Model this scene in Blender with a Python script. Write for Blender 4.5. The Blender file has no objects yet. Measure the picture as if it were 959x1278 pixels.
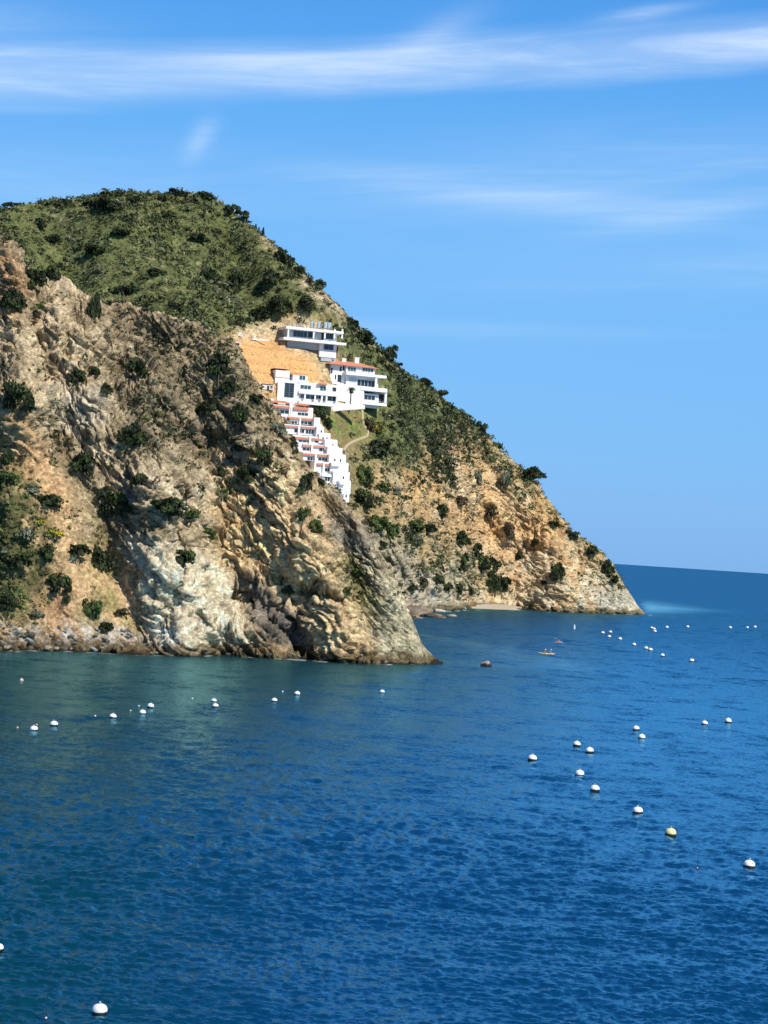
import bpy, math, random
import numpy as np
from mathutils import Vector, Matrix
random.seed(7); RNG = np.random.default_rng(7)
SC = bpy.context.scene
COL = SC.collection
R = math.radians
# ------------------------------------------------------------------ camera model
F_PX, W_PX, H_PX = 2768.0, 959.0, 1278.0
CAM_Z = 22.0
ROLL = math.atan(0.0646); PITCH = 0.01634
_f = np.array([0, math.cos(PITCH), math.sin(PITCH)])
_r0 = np.array([1.0, 0, 0]); _u0 = np.array([0, -math.sin(PITCH), math.cos(PITCH)])
_r = _r0*math.cos(ROLL) + _u0*math.sin(ROLL)
_u = _u0*math.cos(ROLL) - _r0*math.sin(ROLL)
CAMP = np.array([0, 0, CAM_Z])
def ray(px, py):
    px = np.asarray(px, float); py = np.asarray(py, float)
    d = _f + _r*((px-W_PX/2)/F_PX)[..., None] + _u*((H_PX/2-py)/F_PX)[..., None]
    return d
def azel(px, py):
    d = ray(px, py); h = np.hypot(d[..., 0], d[..., 1])
    return np.arctan2(d[..., 0], d[..., 1]), d[..., 2]/h      # azimuth, tan(elevation)
def proj(P):
    v = P-CAMP; z = v@_f
    return W_PX/2+F_PX*(v@_r)/z, H_PX/2-F_PX*(v@_u)/z, z
def at(px, py, D):                                            # point at horizontal distance D on the ray
    d = ray(px, py); h = math.hypot(d[0], d[1]); return CAMP+d*(D/h)
def on_sea(px, py, z=0.0):
    d = ray(px, py); return CAMP+d*((z-CAM_Z)/d[2])
# ------------------------------------------------------------------ noise
_perm = np.random.default_rng(3).permutation(4096).astype(np.int32)
_g = np.random.default_rng(4).normal(size=(4096, 3)); _g /= np.linalg.norm(_g, axis=1)[:, None]; _g = _g.astype(np.float32)
def perlin(p):
    p = np.asarray(p, np.float32)
    i = np.floor(p).astype(np.int32); f = p-i
    u = f*f*f*(f*(f*6-15)+10)
    out = 0
    def h(dx, dy, dz):
        k = _perm[(i[:, 0]+dx) & 4095]; k = _perm[(k+i[:, 1]+dy) & 4095]; k = _perm[(k+i[:, 2]+dz) & 4095]
        g = _g[k]
        return g[:, 0]*(f[:, 0]-dx)+g[:, 1]*(f[:, 1]-dy)+g[:, 2]*(f[:, 2]-dz)
    def L(a, b, t): return a+(b-a)*t
    x0 = L(L(h(0,0,0), h(1,0,0), u[:,0]), L(h(0,1,0), h(1,1,0), u[:,0]), u[:,1])
    x1 = L(L(h(0,0,1), h(1,0,1), u[:,0]), L(h(0,1,1), h(1,1,1), u[:,0]), u[:,1])
    return L(x0, x1, u[:, 2])*1.5
def fbm(p, o=4, g=.5):
    s = 0; a = 1
    for k in range(o): s = s+a*perlin(p*(2.03**k)+17.3*k); a *= g
    return s
def ridged(p, o=4, g=.5):
    s = 0; a = 1
    for k in range(o): s = s+a*(1-2.2*np.abs(perlin(p*(2.03**k)+31.7*k))); a *= g
    return s
def facets(p, seed=0, slope=.75, crack=0.0, cw=.10, soft=0.0):
    """broken-rock relief: every cell of a jittered lattice is one tilted flat facet"""
    p = np.asarray(p, np.float32); i0 = np.floor(p).astype(np.int32); best = np.full(len(p), 9e9, np.float32); sec = best.copy(); out = np.zeros(len(p), np.float32); wt = np.zeros(len(p), np.float32)+1e-9
    for dx in (-1, 0, 1):
        for dy in (-1, 0, 1):
            for dz in (-1, 0, 1):
                c = i0+np.array([dx, dy, dz], np.int32)
                k = _perm[(c[:, 0]+seed) & 4095]; k = _perm[(k+c[:, 1]) & 4095]; k = _perm[(k+c[:, 2]) & 4095]
                g = _g[k]; q = p-(c+.5+g*.55); d = (q*q).sum(1); m = d < best
                if soft:
                    e = np.exp(-soft*d); wt += e; out += e*(g[:, 1]*.5+slope*(q*_g[(k+77) & 4095]).sum(1)); continue
                sec = np.where(m, best, np.minimum(sec, d)); best = np.where(m, d, best); out = np.where(m, g[:, 1]*.5+slope*(q*_g[(k+77) & 4095]).sum(1), out)
    if soft: return out/wt
    if crack: out = out-crack*np.exp(-((np.sqrt(sec)-np.sqrt(best))/cw)**2)
    return out
def sstep(a, b, x): t = np.clip((x-a)/(b-a), 0, 1); return t*t*(3-2*t)
# ------------------------------------------------------------------ tagging / meshes
def tag(o, label=None, cat=None, group=None, kind=None):
    if label: o['label'] = label
    if cat: o['category'] = cat
    if group: o['group'] = group
    if kind: o['kind'] = kind
    return o
def npmesh(name, V, Fq, mat=None, col=None, smooth=False, attrs=None, uv=None):
    V = np.asarray(V, np.float32); Fq = np.asarray(Fq, np.int32)
    me = bpy.data.meshes.new(name)
    me.vertices.add(len(V)); me.vertices.foreach_set('co', V.ravel())
    k = Fq.shape[1]
    me.loops.add(Fq.size); me.loops.foreach_set('vertex_index', Fq.ravel())
    me.polygons.add(len(Fq)); me.polygons.foreach_set('loop_start', np.arange(0, Fq.size, k, dtype=np.int32))
    me.polygons.foreach_set('loop_total', np.full(len(Fq), k, np.int32))
    if smooth: me.polygons.foreach_set('use_smooth', np.ones(len(Fq), bool))
    me.update(calc_edges=True)
    if col is not None:
        a = me.color_attributes.new('col', 'FLOAT_COLOR', 'POINT')
        c = np.ones((len(V), 4), np.float32); c[:, :3] = col; a.data.foreach_set('color', c.ravel())
    for n, v in (attrs or {}).items():
        a = me.attributes.new(n, 'FLOAT', 'POINT'); a.data.foreach_set('value', np.asarray(v, np.float32))
    if mat: me.materials.append(mat)
    return me
def link(name, me, parent=None):
    o = bpy.data.objects.new(name, me); COL.objects.link(o)
    if parent: o.parent = parent
    return o
def empty(name, loc, rz=0.0, label=None, cat=None, group=None):
    o = bpy.data.objects.new(name, None); COL.objects.link(o); o.location = loc; o.rotation_euler = (0, 0, rz)
    o.empty_display_size = .5
    return tag(o, label, cat, group)
def copy_tree(o, parent=None):
    c = o.copy(); COL.objects.link(c); c.parent = parent
    for ch in list(o.children):
        if ch.name in SRC_SKIP: continue
        copy_tree(ch, c)
    return c
SRC_SKIP = set()
# ------------------------------------------------------------------ materials
def mat(name, base=(.5,.5,.5), rough=.8, spec=.3, metal=0.0):
    m = bpy.data.materials.new(name); m.use_nodes = True
    b = m.node_tree.nodes['Principled BSDF']
    b.inputs['Base Color'].default_value = (*base, 1); b.inputs['Roughness'].default_value = rough
    b.inputs['Specular IOR Level'].default_value = spec; b.inputs['Metallic'].default_value = metal
    return m
def N(m, t, **k):
    n = m.node_tree.nodes.new(t)
    for a, v in k.items(): setattr(n, a, v)
    return n
def mottled(name, base, amt=.25, scale=.6, rough=.85, spec=.25, bump=0.0, attr=False):
    """base colour (or the 'col' attribute) broken up by two noises"""
    m = mat(name, base, rough, spec); nt = m.node_tree; L = nt.links; b = nt.nodes['Principled BSDF']
    tc = N(m, 'ShaderNodeTexCoord'); n1 = N(m, 'ShaderNodeTexNoise'); n1.inputs['Scale'].default_value = scale; n1.inputs['Detail'].default_value = 6; n1.inputs['Roughness'].default_value = .7
    L.new(tc.outputs['Object'], n1.inputs['Vector'])
    mr = N(m, 'ShaderNodeMapRange'); mr.inputs['From Min'].default_value = .3; mr.inputs['From Max'].default_value = .7
    mr.inputs['To Min'].default_value = 1-amt; mr.inputs['To Max'].default_value = 1+amt
    L.new(n1.outputs['Fac'], mr.inputs['Value'])
    vm = N(m, 'ShaderNodeVectorMath', operation='SCALE'); L.new(mr.outputs[0], vm.inputs['Scale'])
    if attr:
        a = N(m, 'ShaderNodeAttribute', attribute_name='col'); L.new(a.outputs['Color'], vm.inputs[0])
    else: vm.inputs[0].default_value = base
    L.new(vm.outputs[0], b.inputs['Base Color'])
    if bump:
        bp = N(m, 'ShaderNodeBump'); bp.inputs['Distance'].default_value = bump; bp.inputs['Strength'].default_value = 1
        L.new(n1.outputs['Fac'], bp.inputs['Height']); L.new(bp.outputs[0], b.inputs['Normal'])
    return m
M = {}
M['rock'] = mottled('rock_and_soil', (.3,.25,.2), .5, 1.5, .92, .12, 1.0, attr=True)
M['leaf'] = mottled('leaves', (.05,.07,.03), .3, 1.3, .7, .2, attr=True)
M['bark'] = mottled('bark', (.12,.09,.06), .3, 4)
M['white'] = mottled('white_render', (.80,.79,.77), .05, .8, .75, .3)
M['cream'] = mottled('cream_render', (.66,.62,.54), .06, .8, .8, .3)
M['grey'] = mottled('grey_render', (.42,.44,.47), .08, .7, .8, .3)
M['tile'] = mottled('clay_tile', (.52,.21,.125), .3, 3.0, .8, .25)
M['pink'] = mottled('pink_tile_coping', (.50,.24,.18), .2, 3.0, .8, .25)
M['glass'] = mat('window_glass', (.015,.03,.04), .06, .6)
M['tglass'] = mat('teal_glass', (.03,.09,.10), .08, .6)
M['railglass'] = mat('rail_glass', (.35,.45,.5), .1, .5)
M['dark'] = mottled('dark_interior', (.03,.03,.035), .2, 1)
M['frame'] = mat('frame_grey', (.2,.21,.22), .5, .4)
M['buoy'] = mottled('buoy_white', (.82,.82,.80), .05, 2.5, .35, .5)
M['buoyY'] = mottled('buoy_yellowed', (.75,.66,.30), .08, 2.5, .4, .5)
M['buoyP'] = mottled('float_pink', (.75,.42,.35), .08, 2.5, .4, .5)
M['band'] = mottled('buoy_black', (.012,.012,.012), .2, 3, .5, .4)
M['steel'] = mat('galvanised', (.55,.56,.55), .45, .5, .6)
M['kayakY'] = mottled('kayak_yellow', (.80,.55,.18), .08, 2, .4, .5)
M['kayakR'] = mottled('kayak_coral', (.72,.30,.22), .08, 2, .4, .5)
M['skin'] = mottled('skin', (.45,.27,.19), .08, 4, .6, .3)
M['hair'] = mottled('hair', (.05,.03,.02), .2, 9, .7, .3)
M['cloth'] = mottled('dark_vest', (.05,.05,.10), .15, 4, .9, .1)
M['cloth2'] = mottled('pale_shirt', (.45,.40,.42), .1, 4, .9, .1)
M['path'] = mottled('pale_path', (.40,.31,.19), .15, .8)
M['beach'] = mottled('pale_sand', (.42,.36,.27), .12, .5)
M['seawall'] = M['white']
# ------------------------------------------------------------------ painted regions (canvas in photo pixels, baked onto the terrain's vertices)
CW, CH, CX0 = 640, 660, -220
GX, GY = np.meshgrid(np.arange(CW)*2+CX0, np.arange(CH)*2)
def blur(a, r):
    for ax in (0, 1):
        for _ in range(2):
            c = np.cumsum(np.pad(a, [(r+1, r) if k == ax else (0, 0) for k in (0, 1)], mode='edge'), axis=ax)
            a = (np.take(c, range(2*r+1, c.shape[ax]), axis=ax)-np.take(c, range(0, c.shape[ax]-2*r-1), axis=ax))/(2*r+1)
    return a
def poly(pts, soft=4):
    ins = np.zeros(GX.shape, bool); n = len(pts)
    for i in range(n):
        x0, y0 = pts[i]; x1, y1 = pts[(i+1) % n]
        if y0 == y1: continue
        c = ((GY < y0) != (GY < y1)) & (GX < (x1-x0)*(GY-y0)/(y1-y0)+x0)
        ins ^= c
    return blur(ins.astype(float), soft)
def lines(segs):
    """sum of soft ridges along polylines: (pts, width px, amplitude)"""
    out = np.zeros(GX.shape)
    for pts, w, a in segs:
        best = np.full(GX.shape, 1e9)
        for (x0, y0), (x1, y1) in zip(pts[:-1], pts[1:]):
            L2 = (x1-x0)**2+(y1-y0)**2
            t = np.clip(((GX-x0)*(x1-x0)+(GY-y0)*(y1-y0))/L2, 0, 1)
            best = np.minimum(best, np.hypot(GX-x0-t*(x1-x0), GY-y0-t*(y1-y0)))
        out += a*np.exp(-(best/w)**2)
    return out
def samp(C, px, py):
    x = np.clip((px-CX0)/2, 0, CW-1.01); y = np.clip(py/2, 0, CH-1.01)
    i = x.astype(int); j = y.astype(int); fx = x-i; fy = y-j
    return (C[j, i]*(1-fx)+C[j, i+1]*fx)*(1-fy)+(C[j+1, i]*(1-fx)+C[j+1, i+1]*fx)*fy
def smooth1(a, n):
    k = np.hanning(n+2)[1:-1]; k /= k.sum(); return np.convolve(np.pad(a, n//2, mode='edge'), k, 'valid')[:len(a)]
# ------------------------------------------------------------------ landforms
class Land: pass
def land(ridge, shore, thick, prof, nu, nt, a_pts, relief, rock, nback=50, smooth=9, fade_end=True):
    """a landform in plan polar coordinates round the headland bay: shoreline, slope, crest and a back slope"""
    ra, re = azel(*np.array(ridge, float).T); sa, se = azel(*np.array(shore, float).T)
    A = np.linspace(a_pts[0], a_pts[1], nu)
    el = smooth1(np.interp(A, ra, re), smooth); d0 = smooth1(np.interp(A, sa, CAM_Z/-se), smooth*3)
    th, thx = thick
    d1 = d0.copy()
    for _ in range(12):
        z = np.maximum(CAM_Z+el*d1, .2)
        d1 = d0+np.maximum(z*np.interp(A, azel(np.array(th[0], float), np.array(th[1], float))[0], th[2]), 1.5)
    z1 = np.maximum(CAM_Z+el*d1, .2)
    t = np.linspace(-0.05, 1, nt); tb = np.linspace(0, 1, nback+1)[1:]
    T, AA = np.meshgrid(t, A, indexing='ij')
    tc = np.clip(T, 0, 1)
    D = d0+(d1-d0)*T; Z = z1*prof(tc, AA)+np.minimum(T, 0)*z1*1.2+np.where(T < 0, T*40, 0)
    TB, AB = np.meshgrid(tb, A, indexing='ij')
    DB = d1+TB*np.maximum(z1, 4)*1.9; ZB = z1*(1-TB**1.5)-4*TB
    D = np.vstack([D, DB]); Z = np.vstack([Z, ZB]); AA = np.vstack([AA, AB]); TT = np.vstack([T, 1+TB])
    P = np.stack([np.sin(AA)*D, np.cos(AA)*D, Z], -1).reshape(-1, 3)
    zz = np.tile(z1, nt+nback); tt = TT.ravel(); aa = AA.ravel()
    px, py, _ = proj(P)
    nrm = np.stack([-np.sin(aa)*.75, -np.cos(aa)*.75, np.full(len(aa), .42)], -1); nrm /= np.linalg.norm(nrm, axis=1)[:, None]
    crest = 1-.75*np.exp(-((tt-1)/.07)**2); small = np.clip(zz/25, .15, 1)
    P = P+nrm*(samp(relief, px, py)*crest*small)[:, None]
    fade = (1-.6*np.exp(-((tt-1)/.035)**2))*small
    P = P+nrm*(rock(P, px, py, tt, 1)*fade)[:, None]
    def normals(P):
        Q = P.reshape(-1, nu, 3); n = np.cross(np.gradient(Q, axis=1), np.gradient(Q, axis=0)); n /= np.maximum(np.linalg.norm(n, axis=2), 1e-6)[..., None]
        for ax in (0, 1): n = (n+np.roll(n, 1, ax)+np.roll(n, -1, ax)+np.roll(n, 2, ax)+np.roll(n, -2, ax))
        n = n.reshape(-1, 3); n /= np.maximum(np.linalg.norm(n, axis=1), 1e-6)[:, None]
        return np.where((n@np.array([0, -1, .6]) < 0)[:, None] & (tt < 1)[:, None], -n, n)
    n1 = normals(P)
    disp, extra = rock(P, px, py, tt, 2)
    P = P+n1*(disp*fade)[:, None]
    g = Land(); g.P = P; g.tt = tt; g.nu = nu; g.rows = nt+nback; g.extra = extra
    g.px, g.py, g.z = proj(P)
    i = np.arange(g.rows-1)[:, None]*nu+np.arange(nu-1)[None, :]
    g.F = np.stack([i, i+1, i+nu+1, i+nu], -1).reshape(-1, 4)
    Q = P.reshape(g.rows, nu, 3); du = np.gradient(Q, axis=1); dv = np.gradient(Q, axis=0); n = np.cross(du, dv)
    ar = np.linalg.norm(n, axis=2); g.n = (n/np.maximum(ar, 1e-6)[..., None]).reshape(-1, 3); g.area = ar.ravel()
    # screen lookup for placing things on the surface
    ok = (g.px > -100) & (g.px < 1058) & (g.py > 0) & (g.py < 1277) & (tt > -0.01) & (tt < 1.02)
    idx = np.where(ok)[0]; idx = idx[np.argsort(-g.z[idx])]
    g.map = np.full((1278, 1160), -1); g.map[g.py[idx].astype(int), (g.px[idx]+100).astype(int)] = idx
    return g
def hit(g, px, py, rad=4):
    for r in range(rad+1):
        y0, x0 = int(py), int(px)+100
        w = g.map[max(y0-r, 0):y0+r+1, max(x0-r, 0):x0+r+1]; w = w[w >= 0]
        if len(w): return w[np.argmin(g.z[w])]
    return None
# --- front cliff -------------------------------------------------
FR = [(-260,250),(-120,262),(-40,285),(0,304),(14,312),(26,330),(40,345),(58,352),(75,345),(95,362),(112,372),(135,384),(165,380),(195,388),(222,398),(245,402),(262,418),(285,424),(300,445),(308,468),(322,492),(342,512),(352,538),(365,560),(380,580),(402,600),(420,622),(438,640),(452,660),(466,690),(484,716),(500,742),(512,770),(522,792),(530,808),(545,822),(552,827)]
FS = [(-260,795),(-100,802),(0,812),(60,812),(120,814),(190,818),(280,818),(350,822),(420,826),(470,829),(520,829),(552,829)]
def fprof(t, a):
    return .62*t+.38*sstep(0, 1, t**.75)
front_rel = lines([
    ([(60,545),(120,640),(165,740),(190,800)], 18, -4.0),          # gully left of the grey face
    ([(0,500),(60,560),(110,650)], 26, 4.0),
    ([(110,400),(105,500),(160,580),(200,640)], 26, 3.5),
    ([(200,400),(230,470),(250,540)], 34, -4.0),
    ([(190,640),(215,720),(230,800)], 24, 4.0),
    ([(262,600),(275,680),(300,760)], 16, -3.0),                  # dark cleft
    ([(270,470),(300,540),(330,620),(380,720)], 22, 4.0),
    ([(345,600),(390,680),(420,800)], 26, 4.5),
    ([(300,730),(340,770),(385,805)], 13, -5.5),
    ([(330,520),(365,590),(420,650)], 16, -1.2),
    ([(430,660),(450,730),(470,800)], 18, -1.2),
    ([(455,670),(490,750),(510,805)], 18, 1.2),
    ([(0,600),(60,690),(100,760)], 30, 3.0),
    ([(60,350),(75,420)], 12, 3.0), ([(30,350),(40,420),(60,480)], 10, -3.0),
    ([(0,310),(20,360)], 22, 5.0),
    ([(365,768),(392,755),(412,758),(425,762),(440,748)], 4.5, -6.5), ([(396,738),(384,752),(372,772)], 5, -7.0), ([(312,778),(345,796)], 5, -7), ([(292,735),(325,752),(360,785)], 4, -5), ([(320,735),(360,762),(390,800)], 4, -4), ([(378,742),(400,742)],4,-5),
])
_smoothF = poly([(40,560),(95,600),(140,660),(190,790),(170,806),(80,800),(0,740),(0,600)], 6)
_smoothF2 = poly([(425,690),(455,700),(475,760),(450,790),(430,740)], 4)
def frock(P, px, py, tt, stage):
    q = P
    sm = np.clip(samp(_smoothF, px, py)+.7*samp(_smoothF2, px, py), 0, 1)
    w = np.stack([fbm(q/14+5, 2), fbm(q/14+55, 2), fbm(q/14+95, 2)], -1)*5
    if stage == 1:
        return fbm(q/26, 3)*2.0+(facets(q/16+.06*w, 5, 1.2, soft=20)*2.5+ridged(q/9, 2)*.5)*(1-.78*sm)-.6
    w2 = np.stack([fbm(q/2.6+5, 2, .7), fbm(q/2.6+55, 2, .7), fbm(q/2.6+95, 2, .7)], -1)
    q2 = q+w*.55
    # beds dipping down to the right, gently contorted
    s = q2@np.array([.72, .15, .62]); a = q2@np.array([-.65, 0, .72]); b = q2@np.array([.1, 1, -.1])
    beds = ridged(np.stack([s/1.5, a/11, b/10], -1), 3, .6)
    med = ridged(q/6, 3, .55); fine = ridged(q/2.2+.3*w2, 3, .62)
    fac = facets(q/6+.08*w+w2*.14, 7, 1.1, soft=14)*.5+facets(np.stack([s/1.5, a/8, b/6], -1)+w2*.22, 11, .9, crack=.9, cw=.08)*.95+facets(q/3.2+w2*.3, 31, .9, crack=1.2, cw=.06)*.38+facets(q/1.3+w2*.4, 23, 1.0)*.32
    return (beds*.85+med*.25+fine*.25+fac)*(1-.8*sm), (beds, med, fine)
azr = lambda x, y: float(azel(float(x), float(y))[0])
FRONT = land(FR, FS, (([-260, 0, 200, 350, 470, 552], [500, 600, 600, 650, 760, 828], [.85, .8, .75, .75, .8, .8]), 0), fprof, 800, 440,
             (azr(-230, 560), azr(553, 828)), front_rel, frock)
# --- headland behind ---------------------------------------------
BR = [(-260,300),(-100,282),(0,263),(30,255),(60,250),(100,250),(130,251),(160,247),(190,245),(210,242),(240,241),(262,243),(285,256),(305,272),(322,287),(340,302),(362,322),(384,345),(408,368),(428,388),(452,412),(474,436),(500,462),(528,478),(556,500),(584,524),(610,548),(636,572),(660,597),(680,624),(704,652),(732,680),(756,702),(774,724),(786,744),(797,757),(804,765)]
BS = [(-260,734.7),(0,747),(300,761),(400,764.3),(480,764.4),(530,762.7),(568,760.8),(590,758),(640,760),(700,764),(760,765.5),(804,767)]
def bprof(t, a):
    return .55*t+.45*t**.7
back_rel = lines([
    ([(470,430),(500,560),(560,700)], 30, 5), ([(440,640),(480,700),(540,740)], 18, 4),
    ([(560,560),(590,640),(640,740)], 22, -6), ([(500,590),(560,700)], 14, -4),
    ([(620,580),(680,680),(720,750)], 24, 5), ([(700,650),(750,740)], 10, -3), ([(560,500),(600,580)], 16, -4),
    ([(150,250),(170,330),(230,420)], 40, 7), ([(280,270),(300,340),(330,400)], 26, -8), ([(60,260),(90,330)], 26, -6),
    ([(350,330),(400,390),(450,440)], 22, 4), ([(240,260),(250,330)], 18, 4),
    ([(500,620),(520,680)], 9, -3), ([(640,640),(668,720)], 10, -3), ([(740,690),(775,750)], 12, 3),
])
_smoothB = np.clip(poly([(292,414),(350,400),(450,398),(492,450),(492,515),(470,560),(445,650),(425,650),(330,540),(330,490),(300,480)], 5), 0, 1)
_excav = poly([(298,424),(318,425),(352,426),(358,436),(392,450),(402,474),(388,480),(345,470),(343,490),(325,478),(306,470),(298,450)], 2)
_greenB = np.clip(poly([(-230,200),(300,200),(480,410),(470,440),(400,400),(350,400),(300,425),(250,430),(-230,430)], 6), 0, 1)
_rockB = poly([(540,520),(600,530),(670,600),(810,750),(810,800),(380,800),(400,640),(455,630),(480,590),(545,590)], 10)
def brock(P, px, py, tt, stage):
    q = P
    rk = samp(_rockB, px, py); sm = samp(_smoothB, px, py); ex = samp(_excav, px, py)
    w = np.stack([fbm(q/12+5, 2), fbm(q/12+55, 2), fbm(q/12+95, 2)], -1)*4
    if stage == 1:
        gul = ridged(np.stack([(q[:, 0]+.6*q[:, 2])/15, q[:, 1]/40, q[:, 2]/34], -1)+.3*fbm(q/20, 2)[:, None], 2, .5)*1.3
        return (fbm(q/45, 3)*5+gul*(.5+.8*rk)+facets(q/22+.05*w, 5, 1.2, soft=20)*3.0*(.2+.8*rk)-.6)*(1-.93*sm)-3.0*sm
    w3 = np.stack([fbm(q/4+5, 2, .7), fbm(q/4+55, 2, .7), fbm(q/4+95, 2, .7)], -1)
    s = (q+w*.6)@np.array([.62, .1, .75]); a = (q[:, 0]-q[:, 2])
    beds = ridged(np.stack([s/2.2, q[:, 1]/12, a/14], -1), 3, .6); med = ridged(q/8, 3, .55); fine = ridged(q/2.8, 3, .6)
    fac = facets(q/8+w3*.12, 7, 1.1, soft=18)*1.2+facets(np.stack([s/2.1, q[:, 1]/7, a/7], -1)+w3*.3, 11, .9, crack=.9, cw=.08)*.65+facets(q/2.2+w3*.3, 23, 1.0)*.3
    d = (beds*.5+med*.4+fine*.4+fac)*(.2+.8*rk)*(1-.93*sm)
    hz = (q[:, 2]-60)/3.4; st = hz-np.floor(hz)
    return d+ex*np.where(st < .22, .4, 0), (beds, med, fine)
BACK = land(BR, BS, (([-260, 0, 200, 330, 460, 560, 700, 804], [500, 300, 400, 500, 600, 650, 720, 766], [1.15, 1.15, 1.1, 1.05, 1.0, .95, .85, .7]), 0), bprof, 980, 490,
            (azr(-230, 560), azr(805, 766)), back_rel, brock)
# ------------------------------------------------------------------ ground colours (dry material colours, no light in them)
def C(*c): return np.array(c)
def mix(a, b, w): return a*(1-w[:, None])+b*w[:, None]
def paint_front(g):
    P = g.P; beds, med, fine = g.extra
    wx = fbm(P/9+3, 3)*9; wy = fbm(P/9+70, 3)*9
    s = lambda pts, soft=5: samp(poly(pts, soft), g.px+wx, g.py+wy)
    n1 = fbm(P/11+9, 4); n2 = fbm(P/2.6+19, 4, .65); n3 = fbm(P/5+39, 3)
    c = np.tile(C(.29,.235,.15), (len(P), 1))
    c = mix(c, C(.44,.37,.255), sstep(-.1, .5, n1))
    beige = s([(20,400),(70,350),(120,385),(155,470),(150,560),(60,540),(30,470)], 8); c = mix(c, C(.54,.44,.29), beige*sstep(-.6, .3, n3))
    dark = s([(145,385),(240,400),(300,440),(330,540),(300,600),(270,560),(150,560),(140,470)], 8); c = mix(c, C(.25,.205,.135), dark*.8)
    lg = s([(50,490),(140,480),(150,560),(230,590),(300,560),(280,650),(160,630),(120,590)], 7); c = mix(c, C(.56,.475,.34), lg*sstep(-.7, .2, n3)*.9)
    tan = s([(270,600),(330,560),(365,585),(410,640),(450,720),(470,830),(300,830),(270,720)], 7); c = mix(c, C(.62,.47,.28), tan*.92)
    tan2 = s([(255,600),(330,630),(370,690),(330,730),(280,700)], 6); c = mix(c, C(.62,.42,.21), tan2*sstep(-.2, .5, n3)*.8)
    wg = s([(158,668),(262,690),(300,740),(320,825),(188,825),(176,740)], 4); c = mix(c, C(.70,.61,.455), wg*.95)
    wg3 = s([(182,780),(215,780),(225,812),(185,812)], 3); c = mix(c, C(.76,.72,.62), wg3)
    pale = s([(70,480),(128,478),(130,520),(85,545)], 4); c = mix(c, C(.57,.52,.42), pale*.8)
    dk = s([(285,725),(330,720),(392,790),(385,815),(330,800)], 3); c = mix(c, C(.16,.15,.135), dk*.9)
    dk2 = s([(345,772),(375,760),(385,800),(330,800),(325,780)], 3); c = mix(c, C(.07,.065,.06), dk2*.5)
    nose = s([(452,660),(500,742),(552,829),(480,835),(440,700)], 4); c = mix(c, C(.44,.41,.29), nose*.9)
    gr2 = s([(405,648),(450,655),(470,700),(440,700)], 4); c = mix(c, C(.20,.20,.18), gr2*.9)
    grn = s([(418,690),(445,690),(475,755),(458,775),(430,735)], 4); c = mix(c, C(.22,.215,.085), grn*.85)
    lt = s([(-230,470),(20,500),(60,560),(105,650),(150,720),(185,812),(100,815),(-230,815)], 5); c = mix(c, C(.52,.37,.21), lt*.95)
    og = s([(0,530),(50,560),(90,620),(70,650),(30,600),(-50,560)], 5); c = mix(c, C(.54,.34,.18), og*.7)
    olive = s([(85,590),(130,650),(160,720),(186,790),(150,800),(95,790),(120,720),(100,650)], 6); c = mix(c, C(.25,.225,.095), olive*sstep(-.6, .3, n3)*.85)
    rd = s([(60,700),(95,730),(95,790),(70,795),(50,750)], 5); c = mix(c, C(.36,.21,.12), rd*.6)
    tl = s([(-230,250),(-20,280),(25,325),(35,375),(10,410),(-230,420)], 4); c = mix(c, C(.43,.27,.14), tl*.9)
    lip = s([(0,395),(18,400),(10,440),(-100,440)], 4); c = mix(c, C(.55,.43,.27), lip*.8)
    og2 = s([(-100,470),(0,480),(40,530),(30,560),(-100,540)], 4); c = mix(c, C(.46,.32,.17), og2*.7)
    base = s([(-230,768),(60,775),(190,790),(190,822),(-230,822)], 3); c = mix(c, C(.42,.40,.36), base*sstep(-.4, .4, n2))
    green = s([(-230,580),(20,570),(60,640),(70,720),(40,770),(-230,760)], 7); c = mix(c, C(.065,.08,.028), green*.9*sstep(-1.0, -.1, n3))
    # rock tone varies bed by bed; vegetation film in hollows
    bs = perlin(np.stack([(P+6*np.stack([fbm(P/14+5, 2), fbm(P/14+55, 2), fbm(P/14+95, 2)], -1))@np.array([.72, .15, .62])/.9, P[:, 1]/9, (P[:, 2]-P[:, 0])/12], -1))
    c *= np.clip(1+.28*n2+.15*np.clip(beds, -1.5, 1)+.5*bs*(1-.8*lt), .35, 1.6)[:, None]
    film = sstep(.15, .7, fbm(P/4+80, 4, .6)+.2*n1)*(1-.8*np.clip(wg+tan+lt, 0, 1)); c = mix(c, C(.10,.095,.05), film*.35)
    c = c*np.clip(1+.55*perlin(P/.62+9)+.35*perlin(P/1.5+33), .25, 1.8)[:, None]
    c = mix(c, C(.62,.58,.5), sstep(.75, 1.2, n2)*.4)
    z = P[:, 2]+.8*n2
    tide = sstep(2.6, 1.5, z)*sstep(-.5, .1, z+1); c = mix(c, C(.15,.11,.055), tide*.85)
    c = mix(c, C(.035,.03,.02), sstep(.75, .2, z))
    c = c*(1+.14*sstep(2, 4, P[:, 2]))[:, None]*np.array([1.03, .98, .91])
    return np.clip(c, .01, .9), dict(green=green, lt=lt, dark=dark, grn=grn, olive=olive)
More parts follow.
